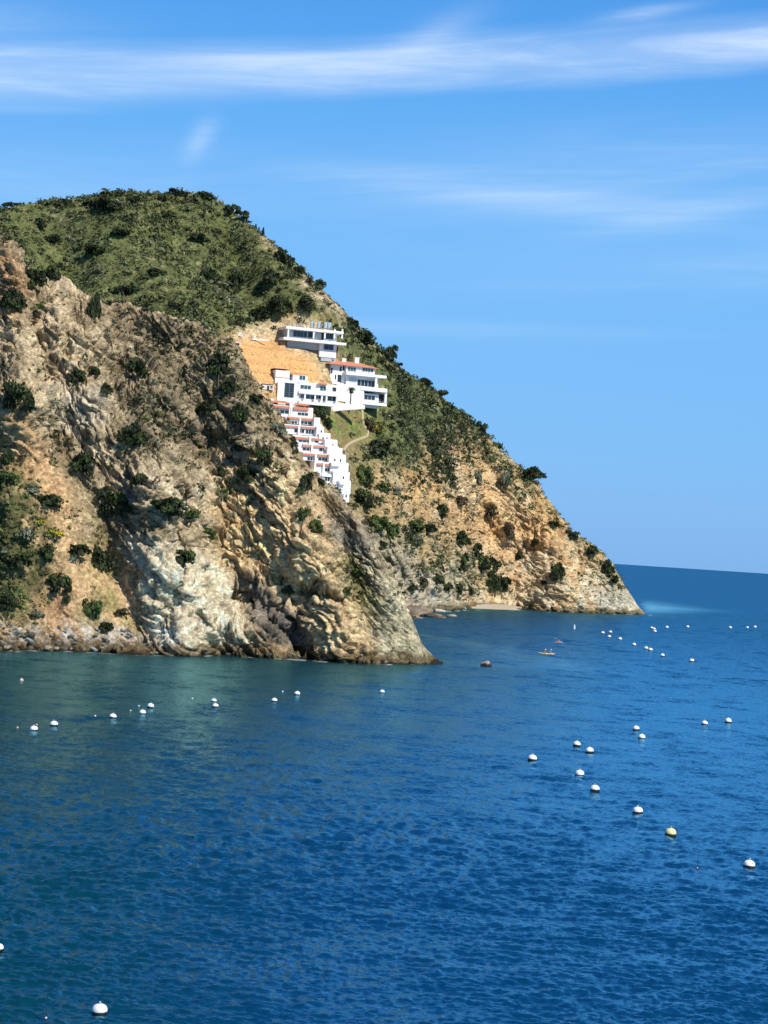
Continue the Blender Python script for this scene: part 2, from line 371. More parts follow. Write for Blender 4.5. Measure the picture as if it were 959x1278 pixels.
def paint_back(g):
    P = g.P; beds, med, fine = g.extra
    wx = fbm(P/12+3, 3)*6; wy = fbm(P/12+70, 3)*6
    s = lambda pts, soft=5, w=1.0: samp(poly(pts, soft), g.px+wx*w, g.py+wy*w)
    n1 = fbm(P/20+9, 4); n2 = fbm(P/3.5+19, 4, .65); n3 = fbm(P/8+39, 3)
    c = np.tile(C(.62,.40,.19), (len(P), 1))
    c = mix(c, C(.64,.47,.27), sstep(-.1, .5, n1))
    c = mix(c, C(.42,.25,.125), sstep(.1, .6, -n3)*.6)
    pale = s([(560,690),(700,680),(805,745),(805,775),(500,780),(520,740)], 6); c = mix(c, C(.62,.52,.35), pale*sstep(-.6, .2, n3)*.9)
    lowl = s([(430,650),(500,660),(560,735),(575,780),(500,785),(470,740)], 5); c = mix(c, C(.40,.35,.26), lowl*.8)
    og = s([(575,625),(620,620),(700,660),(720,740),(620,750),(580,700)], 8); c = mix(c, C(.60,.40,.21), og*sstep(-.5, .4, n1)*.7)
    grey = s([(735,728),(800,740),(805,768),(745,766)], 3); c = mix(c, C(.46,.42,.32), grey*.9)
    green = s([(-230,180),(290,180),(345,290),(400,350),(480,425),(560,490),(585,530),(535,545),(530,580),(495,590),(450,560),(400,395),(345,398),(300,412),(250,440),(-230,440)], 6)
    c = mix(c, C(.085,.11,.038), green*.95)
    c = mix(c, C(.155,.17,.06), green*sstep(.0, .6, n3)*.8)
    c = mix(c, C(.30,.26,.15), green*sstep(.55, .95, n2)*.6)
    veg2 = s([(430,560),(470,570),(520,640),(600,690),(640,740),(600,742),(520,700),(460,680),(440,640)], 8); c = mix(c, C(.22,.20,.10), veg2*.5)
    rt = s([(560,480),(680,600),(790,730),(770,740),(690,650),(620,590),(560,540)], 4); c = mix(c, C(.16,.16,.07), rt*sstep(-.5, .3, n2)*.8)
    st = s([(360,338),(388,345),(420,370),(470,425),(480,440),(465,430),(430,400),(395,375)], 3, .4); c = mix(c, C(.48,.37,.24), st*sstep(-.7, .2, n2)*.95)
    st2 = s([(318,283),(330,286),(352,318),(335,312)], 2, .4); c = mix(c, C(.42,.32,.18), st2*.8)
    bare = s([(292,414),(335,402),(395,398),(400,430),(400,448),(345,440),(300,440)], 3, .3); c = mix(c, C(.52,.40,.24), bare*.85)
    lg2 = s([(325,478),(350,500),(400,560),(435,640),(470,640),(465,560),(400,545),(405,500),(380,490)], 4, .3); c = mix(c, C(.15,.14,.06), lg2*.8)
    scr = s([(375,438),(420,445),(440,446),(405,456),(385,452)], 3, .5); c = mix(c, C(.20,.19,.09), scr*.8)
    ex = samp(_excav, g.px+wx*.1, g.py+wy*.1); c = mix(c, C(.74,.42,.17), ex)
    lawn = s([(398,514),(452,509),(460,550),(432,556),(410,545)], 2, .3); c = mix(c, C(.23,.185,.075), lawn); c = mix(c, C(.14,.21,.05), lawn*sstep(-.1, .4, n2)*.8)
    rough = 1-np.clip(ex*.85+lawn*.4, 0, 1)
    c *= (1+(np.clip(.28*n2+.2*np.clip(beds, -1.5, 1), -.6, .5))*rough)[:, None]
    hz = (P[:, 2]-60)/3.4; stp = hz-np.floor(hz); c = mix(c, C(.45,.25,.11), ex*(stp < .10)*.75)
    film = sstep(.2, .75, fbm(P/5+80, 4, .6)+.25*n1)*(1-np.clip(ex+pale*.5, 0, 1)); c = mix(c, C(.22,.18,.085), film*.3)
    c = c*np.clip(1+(.5*perlin(P/.9+9)+.3*perlin(P/2+33))*(1-ex*.8), .3, 1.7)[:, None]
    z = P[:, 2]+.8*n2
    c = mix(c, C(.16,.12,.06), sstep(2.8, 1.5, z)*.85); c = mix(c, C(.04,.035,.02), sstep(.8, .2, z))
    return np.clip(c, .01, .9), dict(green=green, rt=rt, st=st, bare=bare, ex=ex, lawn=lawn, veg2=veg2)
fc, fm = paint_front(FRONT); bc, bm = paint_back(BACK)
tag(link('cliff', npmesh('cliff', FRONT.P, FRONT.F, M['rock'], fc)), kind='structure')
def tube_mesh(name, pts, rads, m, n=7):
    pts = [Vector(p) for p in pts]; V = []; Fq = []
    for i, (p, r) in enumerate(zip(pts, rads)):
        d = (pts[min(i+1, len(pts)-1)]-pts[max(i-1, 0)]).normalized(); a = d.orthogonal().normalized(); b = d.cross(a)
        for k in range(n):
            t = 2*math.pi*k/n; V.append(p+(a*math.cos(t)+b*math.sin(t))*r)
    for i in range(len(pts)-1):
        for k in range(n): Fq.append((i*n+k, i*n+(k+1) % n, (i+1)*n+(k+1) % n, (i+1)*n+k))
    return npmesh(name, [tuple(v) for v in V], Fq, m, smooth=True)
# ------------------------------------------------------------------ buildings on the slope
class Plane:
    """a facade plane: u along the front (right), v into the hill, w up; built from photo pixels at a real distance"""
    def __init__(s, px, py, D, phi):
        s.phi = phi; s.O = at(px, py, D); s.U = np.array([math.cos(phi), math.sin(phi), 0]); s.V = np.array([-math.sin(phi), math.cos(phi), 0])
    def uw(s, px, py, v=0.0):
        d = ray(px, py); t = ((s.O+s.V*v-CAMP)@s.V)/(d@s.V); p = CAMP+d*t-s.O; return float(p@s.U), float(p[2])
class MB:
    def __init__(s): s.V = []; s.F = []
    def prism(s, uw, v0, v1):
        """polygon in (u, w) extruded from v0 to v1"""
        n = len(uw); b = len(s.V)
        ar = sum(uw[i][0]*uw[(i+1) % n][1]-uw[(i+1) % n][0]*uw[i][1] for i in range(n))
        if ar < 0: uw = uw[::-1]
        s.V += [(u, v0, w) for u, w in uw]+[(u, v1, w) for u, w in uw]
        s.F.append(tuple(range(b, b+n))); s.F.append(tuple(range(b+2*n-1, b+n-1, -1)))
        for i in range(n): j = (i+1) % n; s.F.append((b+i, b+n+i, b+n+j, b+j))
        return s
    def box(s, u0, u1, v0, v1, w0, w1): return s.prism([(u0, w0), (u1, w0), (u1, w1), (u0, w1)], v0, v1)
    def hip(s, u0, u1, v0, v1, w0, w1, over=.4, inset=None):
        u0 -= over; u1 += over; v0 -= over; v1 += over; i = inset if inset is not None else min((u1-u0), (v1-v0))*.45; vm = (v0+v1)/2; b = len(s.V)
        s.V += [(u0, v0, w0), (u1, v0, w0), (u1, v1, w0), (u0, v1, w0), (u0, v0, w0+.15), (u1, v0, w0+.15), (u1, v1, w0+.15), (u0, v1, w0+.15), (u0+i, vm, w1), (u1-i, vm, w1)]
        s.F += [tuple(b+k for k in f) for f in ((3,2,1,0), (0,1,5,4), (1,2,6,5), (2,3,7,6), (3,0,4,7), (4,5,9,8), (5,6,9), (6,7,8,9), (7,4,8))]
        return s
    def shed(s, u0, u1, v0, v1, w0, w1, th=.2):
        """roof falling to the front"""
        b = len(s.V)
        s.V += [(u0, v0, w0), (u1, v0, w0), (u1, v1, w1), (u0, v1, w1), (u0, v0, w0+th), (u1, v0, w0+th), (u1, v1, w1+th), (u0, v1, w1+th)]
        s.F += [tuple(b+k for k in f) for f in ((3,2,1,0), (4,5,6,7), (0,1,5,4), (1,2,6,5), (2,3,7,6), (3,0,4,7))]
        return s
    def build(s, name, m, parent):
        me = bpy.data.meshes.new(name); me.from_pydata([tuple(map(float, v)) for v in s.V], [], s.F); me.materials.append(M[m]); me.validate()
        return link(name, me, parent)
class House:
    def __init__(s, name, px, py, D, phi, label, cat, group=None):
        s.p = Plane(px, py, D, phi); s.e = empty(name, s.p.O, phi, label, cat, group)
    def rect(s, x0, y0, x1, y1, v=0.0):
        u0, w1 = s.p.uw(x0, y0, v); u1, w0 = s.p.uw(x1, y1, v); return u0, u1, w0, w1
    def box(s, name, m, x0, y0, x1, y1, v=0.0, depth=6.0, parent=None):
        u0, u1, w0, w1 = s.rect(x0, y0, x1, y1, v); s.carve(u0, u1, v, w0, w1); return MB().box(u0, u1, v, v+depth, w0, w1).build(name, m, parent or s.e)
    def carve(s, u0, u1, v, w0, w1):
        """the site is dug into the slope: ground standing in front of a wall is cut back behind it"""
        q = BACK.P-s.p.O; u = q@s.p.U; w = q[:, 2]; vv = q@s.p.V
        k = (u > u0-1.2) & (u < u1+1.2) & (w > w0-.3) & (w < w1+1.5) & (vv < v+.7) & (vv > v-26)
        BACK.P[k] += s.p.V*(v+.7-vv[k])[:, None]
    def window(s, x0, y0, x1, y1, v=0.0, m='glass', n=2, rows=1, frame='white', name='window'):
        """a glazed opening: pane proud of nothing, set in a real frame with mullions"""
        u0, u1, w0, w1 = s.rect(x0, y0, x1, y1, v); t = .09
        f = MB(); f.box(u0-t, u1+t, v-.14, v-.02, w1, w1+t); f.box(u0-t, u1+t, v-.14, v-.02, w0-t, w0); f.box(u0-t, u0, v-.14, v-.02, w0, w1); f.box(u1, u1+t, v-.14, v-.02, w0, w1)
        for k in range(1, n): uu = u0+(u1-u0)*k/n; f.box(uu-.05, uu+.05, v-.13, v-.03, w0, w1)
        for k in range(1, rows): ww = w0+(w1-w0)*k/rows; f.box(u0, u1, v-.12, v-.035, ww-.04, ww+.04)
        o = MB().box(u0, u1, v-.06, v+.0-.004, w0, w1).build(name, m, s.e); f.build('frame', frame, o); return o
    def opening(s, x0, y0, x1, y1, v=0.0, depth=.05, m='dark', name='opening'):
        u0, u1, w0, w1 = s.rect(x0, y0, x1, y1, v); return MB().box(u0, u1, v-.05, v-.004, w0, w1).build(name, m, s.e)
def depth_at(px, py, d=0.0):
    i = hit(BACK, px, py, 6); return float(math.hypot(BACK.P[i][0], BACK.P[i][1]))+d
PH = R(20)
# --- modern house
Dm = depth_at(405, 446, -1.5)
h = House('modern_house', 410, 443, Dm, PH, 'modern flat roofed house with two long white slabs above the graded orange slope', 'house')
h.box('wall', 'grey', 358.5, 410, 400.5, 426, 1.2, 7); h.box('wall', 'white', 400.5, 411, 420, 430, 1.21, 6.9)
h.box('wall', 'grey', 359, 423.5, 400.2, 437.5, 2.0, 6); h.box('wall', 'white', 399.8, 427, 419.5, 447, .8, 6.5)
h.box('roof', 'white', 357.6, 406.8, 429.2, 417.0, -1.2, 9.5); h.box('slab', 'white', 354.4, 420.4, 432.4, 431.2, -1.6, 9.6)
h.window(366.8, 412.6, 382.8, 421.2, 1.2, 'glass', 4, frame='frame'); h.window(385, 413.5, 390, 421.6, 1.2, 'glass', 1, frame='frame')
h.window(407, 415.7, 415.6, 423.6, 1.2, 'glass', 2, frame='frame'); h.window(404.8, 429.8, 415.8, 437, .8, 'glass', 2, frame='frame')
h.opening(401.6, 413.5, 404, 424.4, 1.2)
for x in (359.6, 391.5, 405.5, 417.5, 427.0):
    u0, u1, w0, w1 = h.rect(x, 410, x+.9, 424, -1.0); MB().box(u0, u1, -1.0, -.75, w0+.4, w1-.2).build('column', 'white', h.e)
for x in (358.8, 364, 370, 373.5, 378, 383, 388, 392, 396.5, 401, 404.5, 409.3, 413, 417.5):
    y = 409.2+(x-357.6)*.094; u0, u1, w0, w1 = h.rect(x, y-(9.5 if 380 < x < 408 else 6.5), x+.6, y, 1.0); MB().box(u0, u1, 1.0, 1.15, w0, w1).build('roof_post', 'frame', h.e)
u0, u1, w0, w1 = h.rect(358.8, 402, 388, 402.6, 1.0); MB().box(u0, u1, .98, 1.17, w1-.2, w1).build('roof_beam', 'frame', h.e)
for x in (388.6, 397, 405.2, 410):
    u0, u1, w0, w1 = h.rect(x, 400.6+(x-388)*.07, x+3.4, 408.4+(x-388)*.07, 1.3); MB().box(u0, u1, 1.3, 1.34, w0, w1).build('glass_panel', 'railglass', h.e)
u0, u1, w0, w1 = h.rect(356, 419.6, 431, 425, -1.5); rr = MB()
h.box('foundation', 'grey', 401, 444, 419, 452, 1.0, 6)
# --- three storey villa on the right
Dv = depth_at(450, 506, -2.0); PV = R(27)
v = House('tiled_villa', 452, 505, Dv, PV, 'white three storey villa with hipped orange roof and balconies facing the sea', 'house')
v.box('wall', 'white', 432.6, 456.2, 467.5, 476, 1.5, 9); v.box('wall', 'white', 432.6, 471.9, 471.6, 490, 1.51, 9.2)
v.box('wall', 'white', 429, 488, 472, 510, 1.2, 9.4)
EV = v.p.uw(432.6, 456.2, 1.5)[1]; lu = MB(); u0, u1, w0, w1 = v.rect(410, 458, 432.6, 492, 4.5); lu.box(u0, v.rect(432.6, 458, 440, 492, 1.6)[0], 2.4, 10.4, w0-3, EV-.02); v.carve(u0, u0+7, 2.4, w0-3, EV); lu.build('wing', 'white', v.e)
u0, u1, w0, w1 = v.rect(419, 474, 451, 511, .6); MB().box(u0, u1, -.6, 7, w0, w1-1.4).build('terrace_wall', 'white', v.e)
EV = v.p.uw(432.6, 456.2, 1.5)[1]; u0, u1, w0, w1 = v.rect(409, 457.4, 469.5, 458, 1.5); r_ = MB().hip(u0+.6, u1, 1.2, 10.6, EV-.1, EV+1.9, .7, 5.5).build('roof', 'tile', v.e)
for (x0, y0, x1, y1) in ((443.4, 445.8, 448.2, 455), (427.6, 447, 431.8, 455)):
    a = v.rect(x0, y0, x1, y1, 5.0); c_ = MB().box(a[0], a[1], 5, 6.2, a[2], a[3]); c_.box(a[0]-.1, a[1]+.1, 4.9, 6.3, a[3]-.3, a[3]-.05); c_.build('chimney', 'white', r_)
v.window(434.4, 458.0, 444.2, 463.8, 1.5, 'tglass', 3); v.window(452.6, 458.8, 465.8, 464.8, 1.5, 'tglass', 4)
v.box('balcony', 'white', 432.6, 463.8, 482.6, 472.4, -.6, 9.5); v.box('balcony', 'white', 451, 481.8, 483.4, 490, -.8, 9.7); v.box('balcony', 'white', 451.6, 500.6, 482.8, 507.2, -.7, 9.4)
v.window(446.4, 473.4, 468.0, 483.4, 1.5, 'glass', 5); v.window(455, 493.2, 467.8, 499.6, 1.2, 'glass', 3)
v.window(436, 471, 444.5, 477.4, 1.5, 'railglass', 3); v.opening(470.4, 491.5, 480.6, 501.2, 1.4)
v.box('wall', 'grey', 470, 491, 481, 502, 1.45, 6)
for (x0, y0, x1, y1) in ((468.8, 471.5, 470.6, 484), (480.9, 489, 482.6, 503), (452.4, 489, 454, 502)): v.box('column', 'white', x0, y0, x1, y1, -.4, .5)
for x in (436, 444, 452, 460, 468, 476, 481.5):
    a = v.rect(x, 460.4+(x-436)*.103, x+.3, 465.2+(x-436)*.103, -.5); MB().box(a[0], a[1], -.5, -.42, a[2], a[3]).build('rail_post', 'frame', v.e)
# slits on the shaded left wing, which faces left
lw = v.rect(410, 458, 412, 492, 4.5); LU = lw[0]
for (x0, y0, x1, y1) in ((413.4, 459, 415, 466), (424.5, 457.5, 426.3, 463.5), (428.2, 456.6, 430, 462.4), (421.8, 467.5, 425.6, 477), (418.4, 467.5, 419.6, 473.5)):
    a = v.rect(x0, y0, x1, y1, 2.4); o = MB().box(a[0], a[1], 2.34, 2.396, a[2], a[3]).build('window', 'dark', v.e); MB().box(a[0]-.08, a[1]+.08, 2.30, 2.39, a[2]-.1, a[2]-.01).build('sill', 'white', o)
# --- long white villa on the left
Dl = depth_at(385, 505, -2.0)
b = House('gabled_villa', 372, 503, Dl, PV-R(6), 'long white villa with tall arched window and tile capped tower left of the palm', 'house')
u0, _, w0, w1 = b.rect(347.4, 477, 374, 503, 0); u1 = b.rect(374, 477, 375, 503)[0]
um = (u0+u1)/2; MB().prism([(u0, w0-1), (u1, w0-1), (u1, w1), (um+1.2, w1+.95), (um, w1+1.1), (um-1.2, w1+.95), (u0, w1)], 0, 8).build('gable_block', 'white', b.e); b.carve(u0, u1, 0, w0-1, w1+1)
b.window(356.2, 477.8, 366.2, 496, 0, 'glass', 2, 6, 'frame')
b.box('tower', 'white', 344.6, 461.6, 361, 480, 2.0, 6); a = b.rect(344.2, 459.8, 361.4, 461.8, 2.0); MB().hip(a[0], a[1], 2.0, 8, a[2]+.1, a[3]+.25, .25, 1.5).build('roof', 'tile', b.e)
b.box('coping', 'tile', 344.6, 471, 361, 471.6, 1.9, .2)
b.box('upper_storey', 'white', 366, 467.6, 383.4, 480, 3.0, 6); a = b.rect(361.5, 465.4, 384.4, 467.4, 2.8); MB().shed(a[0], a[1], 2.5, 9, a[2]-.1, a[3]+.4).build('roof', 'tile', b.e)
b.window(374.2, 468.6, 381, 474.6, 3.0, 'tglass', 2)
b.box('wing', 'white', 373.8, 476.5, 421, 505, .8, 8)
b.window(375.4, 480.2, 388, 486.2, .8, 'tglass', 3); b.window(400, 482, 406.8, 488, .8, 'tglass', 2); b.window(415.4, 483.4, 419.6, 488.6, .8, 'glass', 1)
a = b.rect(397, 476.4, 408, 481.4, .2); MB().hip(a[0], a[1], -.2, 3.6, a[2]+.2, a[3]-.2, .1).build('porch_roof', 'tile', b.e)
b.box('balcony', 'white', 373.6, 487.4, 421.4, 495, -.8, 1.6)
for (x0, y0, x1, y1) in ((375.4, 492.2, 379.4, 496.8), (382, 492.2, 392.4, 498.4), (394.4, 492.8, 400.6, 498), (403.6, 494, 406.4, 500.6), (409.6, 494.2, 419.4, 501)):
    b.window(x0, y0, x1, y1, .8, 'glass' if x0 != 382 else 'tglass', 2)
for x in (380.4, 393.2, 401.6, 407.4, 420.4): b.box('column', 'white', x, 490, x+1, 502.4+(x-380)*.03, -.6, .5)
b.box('parapet', 'white', 373.6, 500, 421.8, 508, -1.2, 2)
for x0, y0 in ((377, 504.5), (385, 504.8)): b.opening(x0, y0, x0+4, y0+3, -1.2, name='vent_opening')
# --- retaining wall under the villas
w_ = House('retaining_wall', 420, 512, depth_at(425, 516, -3.2), PV-R(6), 'long tapering white retaining wall along the top edge of the lawn', 'wall')
pts = [(387, 499), (424, 503), (455.5, 505.5), (455.5, 510.2), (425, 511.8), (404, 515), (397, 514), (390, 509)]
MB().prism([w_.p.uw(*q) for q in pts], 0, 1.2).build('wall', 'white', w_.e)
cp = MB(); A_ = [w_.p.uw(*q) for q in ((404, 514.4), (425, 511.2), (455.5, 509.4))]
for (a0, b0), (a1, b1) in zip(A_[:-1], A_[1:]): cp.prism([(a0, b0-.35), (a1, b1-.35), (a1, b1+.1), (a0, b0+.1)], -.25, -.003)
cp.build('coping', 'cream', w_.e)
# --- cream hut
c = House('cream_hut', 338, 488, depth_at(338, 490, -1), R(12), 'small cream flat roofed hut left of the tile capped tower', 'hut')
c.box('wall', 'cream', 328, 479.6, 342, 487, 0, 3.5); c.box('roof', 'cream', 327.4, 478.6, 342.6, 479.7, -.3, 4.1); c.opening(333.8, 481.4, 336, 486.8, 0, name='door'); c.window(338, 481.5, 340.4, 484.4, 0, 'glass', 1)
# --- low white wall and A-shaped frame on the bare shelf
lw_ = House('low_wall', 324, 426, depth_at(322, 427, -.6), R(8), 'short low white wall along the top of the graded orange slope', 'wall')
lw_.box('panel', 'white', 314.5, 422.3, 335, 425.6, 0, .5); lw_.box('post', 'white', 317.6, 419.3, 319, 423, .1, .3)
af = House('a_frame', 300, 421, depth_at(301, 422, -.6), R(8), 'white A-shaped frame standing at the left end of the bare shelf', 'frame')
g1 = MB()
for (x0, y0, x1, y1) in ((296, 421, 299.6, 415), (303.8, 420.4, 300, 415), (297.6, 418.6, 302, 418.3)):
    p, q = af.p.uw(x0, y0), af.p.uw(x1, y1); n_ = np.array([-(q[1]-p[1]), q[0]-p[0]]); n_ = n_/np.linalg.norm(n_)*.16
    g1.prism([(p[0]-n_[0], p[1]-n_[1]), (q[0]-n_[0], q[1]-n_[1]), (q[0]+n_[0], q[1]+n_[1]), (p[0]+n_[0], p[1]+n_[1])], -.2+.01*x0/300, .2)
g1.build('frame', 'white', af.e)
bx_ = House('site_container', 297, 432, depth_at(297, 433, -.8), R(10), 'small pale site box with a dark square opening under the A-shaped frame', 'box')
bx_.box('body', 'cream', 292.5, 427, 300.5, 432.6, 0, 2.4); bx_.opening(294, 428, 299, 431.4, 0, name='door')
# --- terraced apartment building stepping down the slope
PT = R(20)
D0 = depth_at(372, 517, -1.5)
t = House('terraced_apartments', 384, 560, D0, PT, 'white apartment building with red copings stepping down the steep slope', 'apartments')
def tv(y):                                      # how far the front steps forward on the way down
    return -(y-515)*.235
def level(x0, y0, x1, y1, m='white', depth=9.0, name='storey'): return t.box(name, m, x0, y0, x1, y1, tv(y1), depth)
def cop(x0, y0, x1, y1, y, m='tile', dv=.5):
    vv = tv(y)-dv; u0, u1, w0, w1 = t.rect(x0, y0, x1, y1, vv); w0 = w1-1.05; MB().shed(u0, u1, vv, vv+1.1, w0, w0+.45, .6).build('coping', m, t.e)
def wins(x0, y0, x1, y1, y, n=3, m='glass'): t.window(x0, y0, x1, y1, tv(y), m, n)
level(340, 504.5, 364, 521, depth=8); level(363.5, 508.4, 386.2, 524); cop(337.4, 504.4, 362, 509.6, 521, dv=.8); cop(366.8, 507.2, 385.6, 512.4, 524, dv=.6)
a = t.rect(338.6, 503.9, 362, 504.2, tv(521)); MB().shed(a[0], a[1], tv(521), tv(521)+5, a[2], a[2]+1.0).build('roof', 'tile', t.e)
a = t.rect(366.8, 506.4, 386, 507, tv(524)); MB().shed(a[0], a[1], tv(524), tv(524)+5, a[2], a[2]+.9).build('roof', 'tile', t.e)
level(335.8, 497.5, 342.2, 505, 'white', 2.5, 'chimney')
for x0, y0, x1, y1 in ((361.8, 502.5, 367, 521), (385.2, 508.8, 390.2, 524)):
    u0, u1, w0, w1 = t.rect(x0, y0, x1, y1, tv(520)-.7); MB().box(u0, u1, tv(520)-.7, tv(520)+4, w0, w1).build('pier', 'white', t.e)
wins(344, 511.2, 361, 516.6, 521, 3); wins(372, 514.6, 384.4, 519, 524, 3)
rows = [  # body x0,y0,x1,y1 | coping x0,y0,x1,y1,mat | windows
 ((357, 519.5, 394.5, 531), (359.4, 519.0, 397.4, 524.2, 'tile'), [(360, 525, 371, 529), (375, 525.6, 388.6, 530)]),
 ((355.5, 529, 393, 544), (355.4, 529, 393.2, 533.4, 'pink'), [(367.6, 535, 379.8, 540.6), (382, 536, 391.4, 542)]),
 ((366, 542.5, 411, 556), (366, 543.5, 415.6, 548, 'tile'), [(373, 549, 388, 552.6), (393.4, 549.8, 404.6, 553.4)]),
 ((371, 553, 410.5, 566.5), (378, 553.4, 410, 557.6, 'pink'), [(378, 558.6, 391, 563), (398.6, 559, 407.4, 563.6)]),
 ((378, 564, 412, 577), (378, 564.2, 414, 569, 'tile'), [(384, 570, 394, 575), (397.4, 571, 410, 575.6)]),
 ((393, 575.5, 415.5, 592), (396.6, 576.8, 415.4, 581, 'tile'), [(402, 583.6, 411.8, 588.6)]),
 ((400, 590.5, 425, 605), (402, 590.6, 425, 593, 'white'), [(405.8, 594.6, 411.6, 600.6), (416, 594.8, 423, 601.4)]),
 ((409, 603, 427, 618), (409, 602.6, 425.6, 605, 'white'), [(415, 607.6, 423.6, 615)]),
 ((417, 616, 431, 628), (417, 616.4, 430, 618.4, 'white'), [(422.4, 619.6, 425, 622)]),
]
for k, (bd, cc, ws) in enumerate(rows):
    level(*bd, depth=9-.02*k); cop(*cc[:4], bd[3], cc[4], .5+.01*k)
    for q in ws: wins(*q, bd[3], 3 if q[2]-q[0] > 9 else 2)
    if k < 6:
        x = (bd[0]*.55+bd[2]*.45); u0, u1, w0, w1 = t.rect(x, bd[1]+2, x+1.4, bd[3]-.5, tv(bd[3])-.3); MB().box(u0, u1, tv(bd[3])-.62, tv(bd[3])-.01, w0, w1).build('party_wall', 'white', t.e)
u0, u1, w0, w1 = t.rect(425.4, 622, 431.6, 640, tv(640)); MB().prism([t.p.uw(421, 625, tv(628)), t.p.uw(431.8, 625, tv(628)), t.p.uw(431.4, 641, tv(628)), t.p.uw(428, 636, tv(628))], tv(628)-.3, tv(628)+4).build('foot_wall', 'white', t.e)
LB = ([516,524,543,556,566,577,592,605,626], [388,392,397,408,410,412,416,424,426]); RB = ([516,524,536,546,556,566,577,592,605,615,628], [393,398,404,413,424,429,434,436,437.5,436,432])
ys = [522, 532, 541, 549, 558, 567, 577, 588, 600, 612, 622]
for k, y in enumerate(ys):
    y1 = (ys+[632])[k+1]+5; x0 = float(np.interp(y+4, *LB))+.5*(k % 2); x1 = float(np.interp(y+4, *RB)); vv = tv(y1)-.9-.35*(k % 2)
    u0, u1, w0, w1 = t.rect(x0, y, x1, y1, vv); t.carve(u0, u1, vv, w0, w1); s_ = MB().box(u0, u1, vv, vv+6-.03*k, w0, w1).build('stair_tower', 'white', t.e)
    um_ = (u0+u1)/2; MB().prism([(um_-.55*(u1-u0)/2, w1-.003), (um_+.55*(u1-u0)/2, w1-.003), (um_+.35*(u1-u0)/2, w1+.7), (um_, w1+1.0), (um_-.35*(u1-u0)/2, w1+.7)] if k in (1, 4, 7) else [(u0+.1, w1-.003), (u1-.1, w1-.003), (u1-.1, w1+.35), (u0+.1, w1+.35)], vv+.05, vv+.35).build('parapet', 'white', s_)
    for f in ((.3, .66) if k in (2, 5) else (.6,) if k % 2 else ()):
        xm = x0+(x1-x0)*f; ym = y+(y1-y)*.32+(x1-x0)*f*.09; a = t.rect(xm, ym, xm+1.5, ym+3.4, vv); MB().box(a[0], a[1], vv-.05, vv-.004, a[2], a[3]).build('window', 'dark', s_)
    if k in (6, 8, 9): a = t.rect(x0+1, y+3, x0+(x1-x0)*.55, y+5, vv-1); MB().box(a[0], a[1], vv-1.0, vv-.004, a[2], a[2]+.9).build('balcony', 'white', s_)
# --- path, beach, palms
def ribbon(name, pts, wid, m, g, off=.35):
    V = []; P3 = []
    dens = []
    for (a, b_) in zip(pts[:-1], pts[1:]):
        for k in range(6): dens.append((a[0]+(b_[0]-a[0])*k/6, a[1]+(b_[1]-a[1])*k/6))
    dens.append(pts[-1])
    for q in dens: P3.append(g.P[hit(g, *q, 6)])
    P3 = np.array(P3); P3 = np.stack([smooth1(P3[:, k], 5) for k in range(3)], 1)
    for i, p in enumerate(P3):
        t_ = P3[min(i+1, len(P3)-1)]-P3[max(i-1, 0)]; out = np.array([-p[0], -p[1], 0]); out /= np.linalg.norm(out)
        nrm = np.array([out[0]*.7, out[1]*.7, .7]); s_ = np.cross(t_, nrm); s_ /= max(np.linalg.norm(s_), 1e-6)
        c_ = p+nrm*off
        for sg, dn in ((-1, -.9), (-1, 0), (1, 0), (1, -.9)): V.append(c_+s_*sg*wid/2+nrm*dn)
    Fq = [(i*4+k, i*4+k+1, i*4+5+k, i*4+4+k) for i in range(len(P3)-1) for k in range(3)]
    return link(name, npmesh(name, V, Fq, m))
tag(ribbon('footpath', [(451.5, 511), (452.5, 522), (455, 532), (459.5, 540), (458, 544), (447, 548), (437, 552), (430, 559), (428, 563)], 1.0, M['path'], BACK), kind='structure')
tag(ribbon('dirt_track', [(430, 563), (438, 572), (452, 576)], .8, M['path'], BACK), kind='structure')
bp_ = []
V = []
for x in np.linspace(572, 655, 12):
    hz_ = 653.3+.0646*x; e_ = abs((x-613)/42)**3; d0_ = 22*F_PX/(float(np.interp(x, [568, 590, 640, 660], [760.8, 758, 760, 761.4]))-hz_)
    for dd, z_ in ((-20*(1-.6*e_), -.5), (-14*(1-.6*e_), .15), (-7, .7), (0, 1.4*(1-.5*e_)), (8, 1.8*(1-.5*e_))):
        a_ = azr(x, 700); D_ = d0_+dd; V.append((math.sin(a_)*D_, math.cos(a_)*D_, z_))
tag(link('beach', npmesh('beach', V, [(i*5+k, i*5+5+k, i*5+6+k, i*5+1+k) for i in range(11) for k in range(4)], M['beach'])), kind='structure')
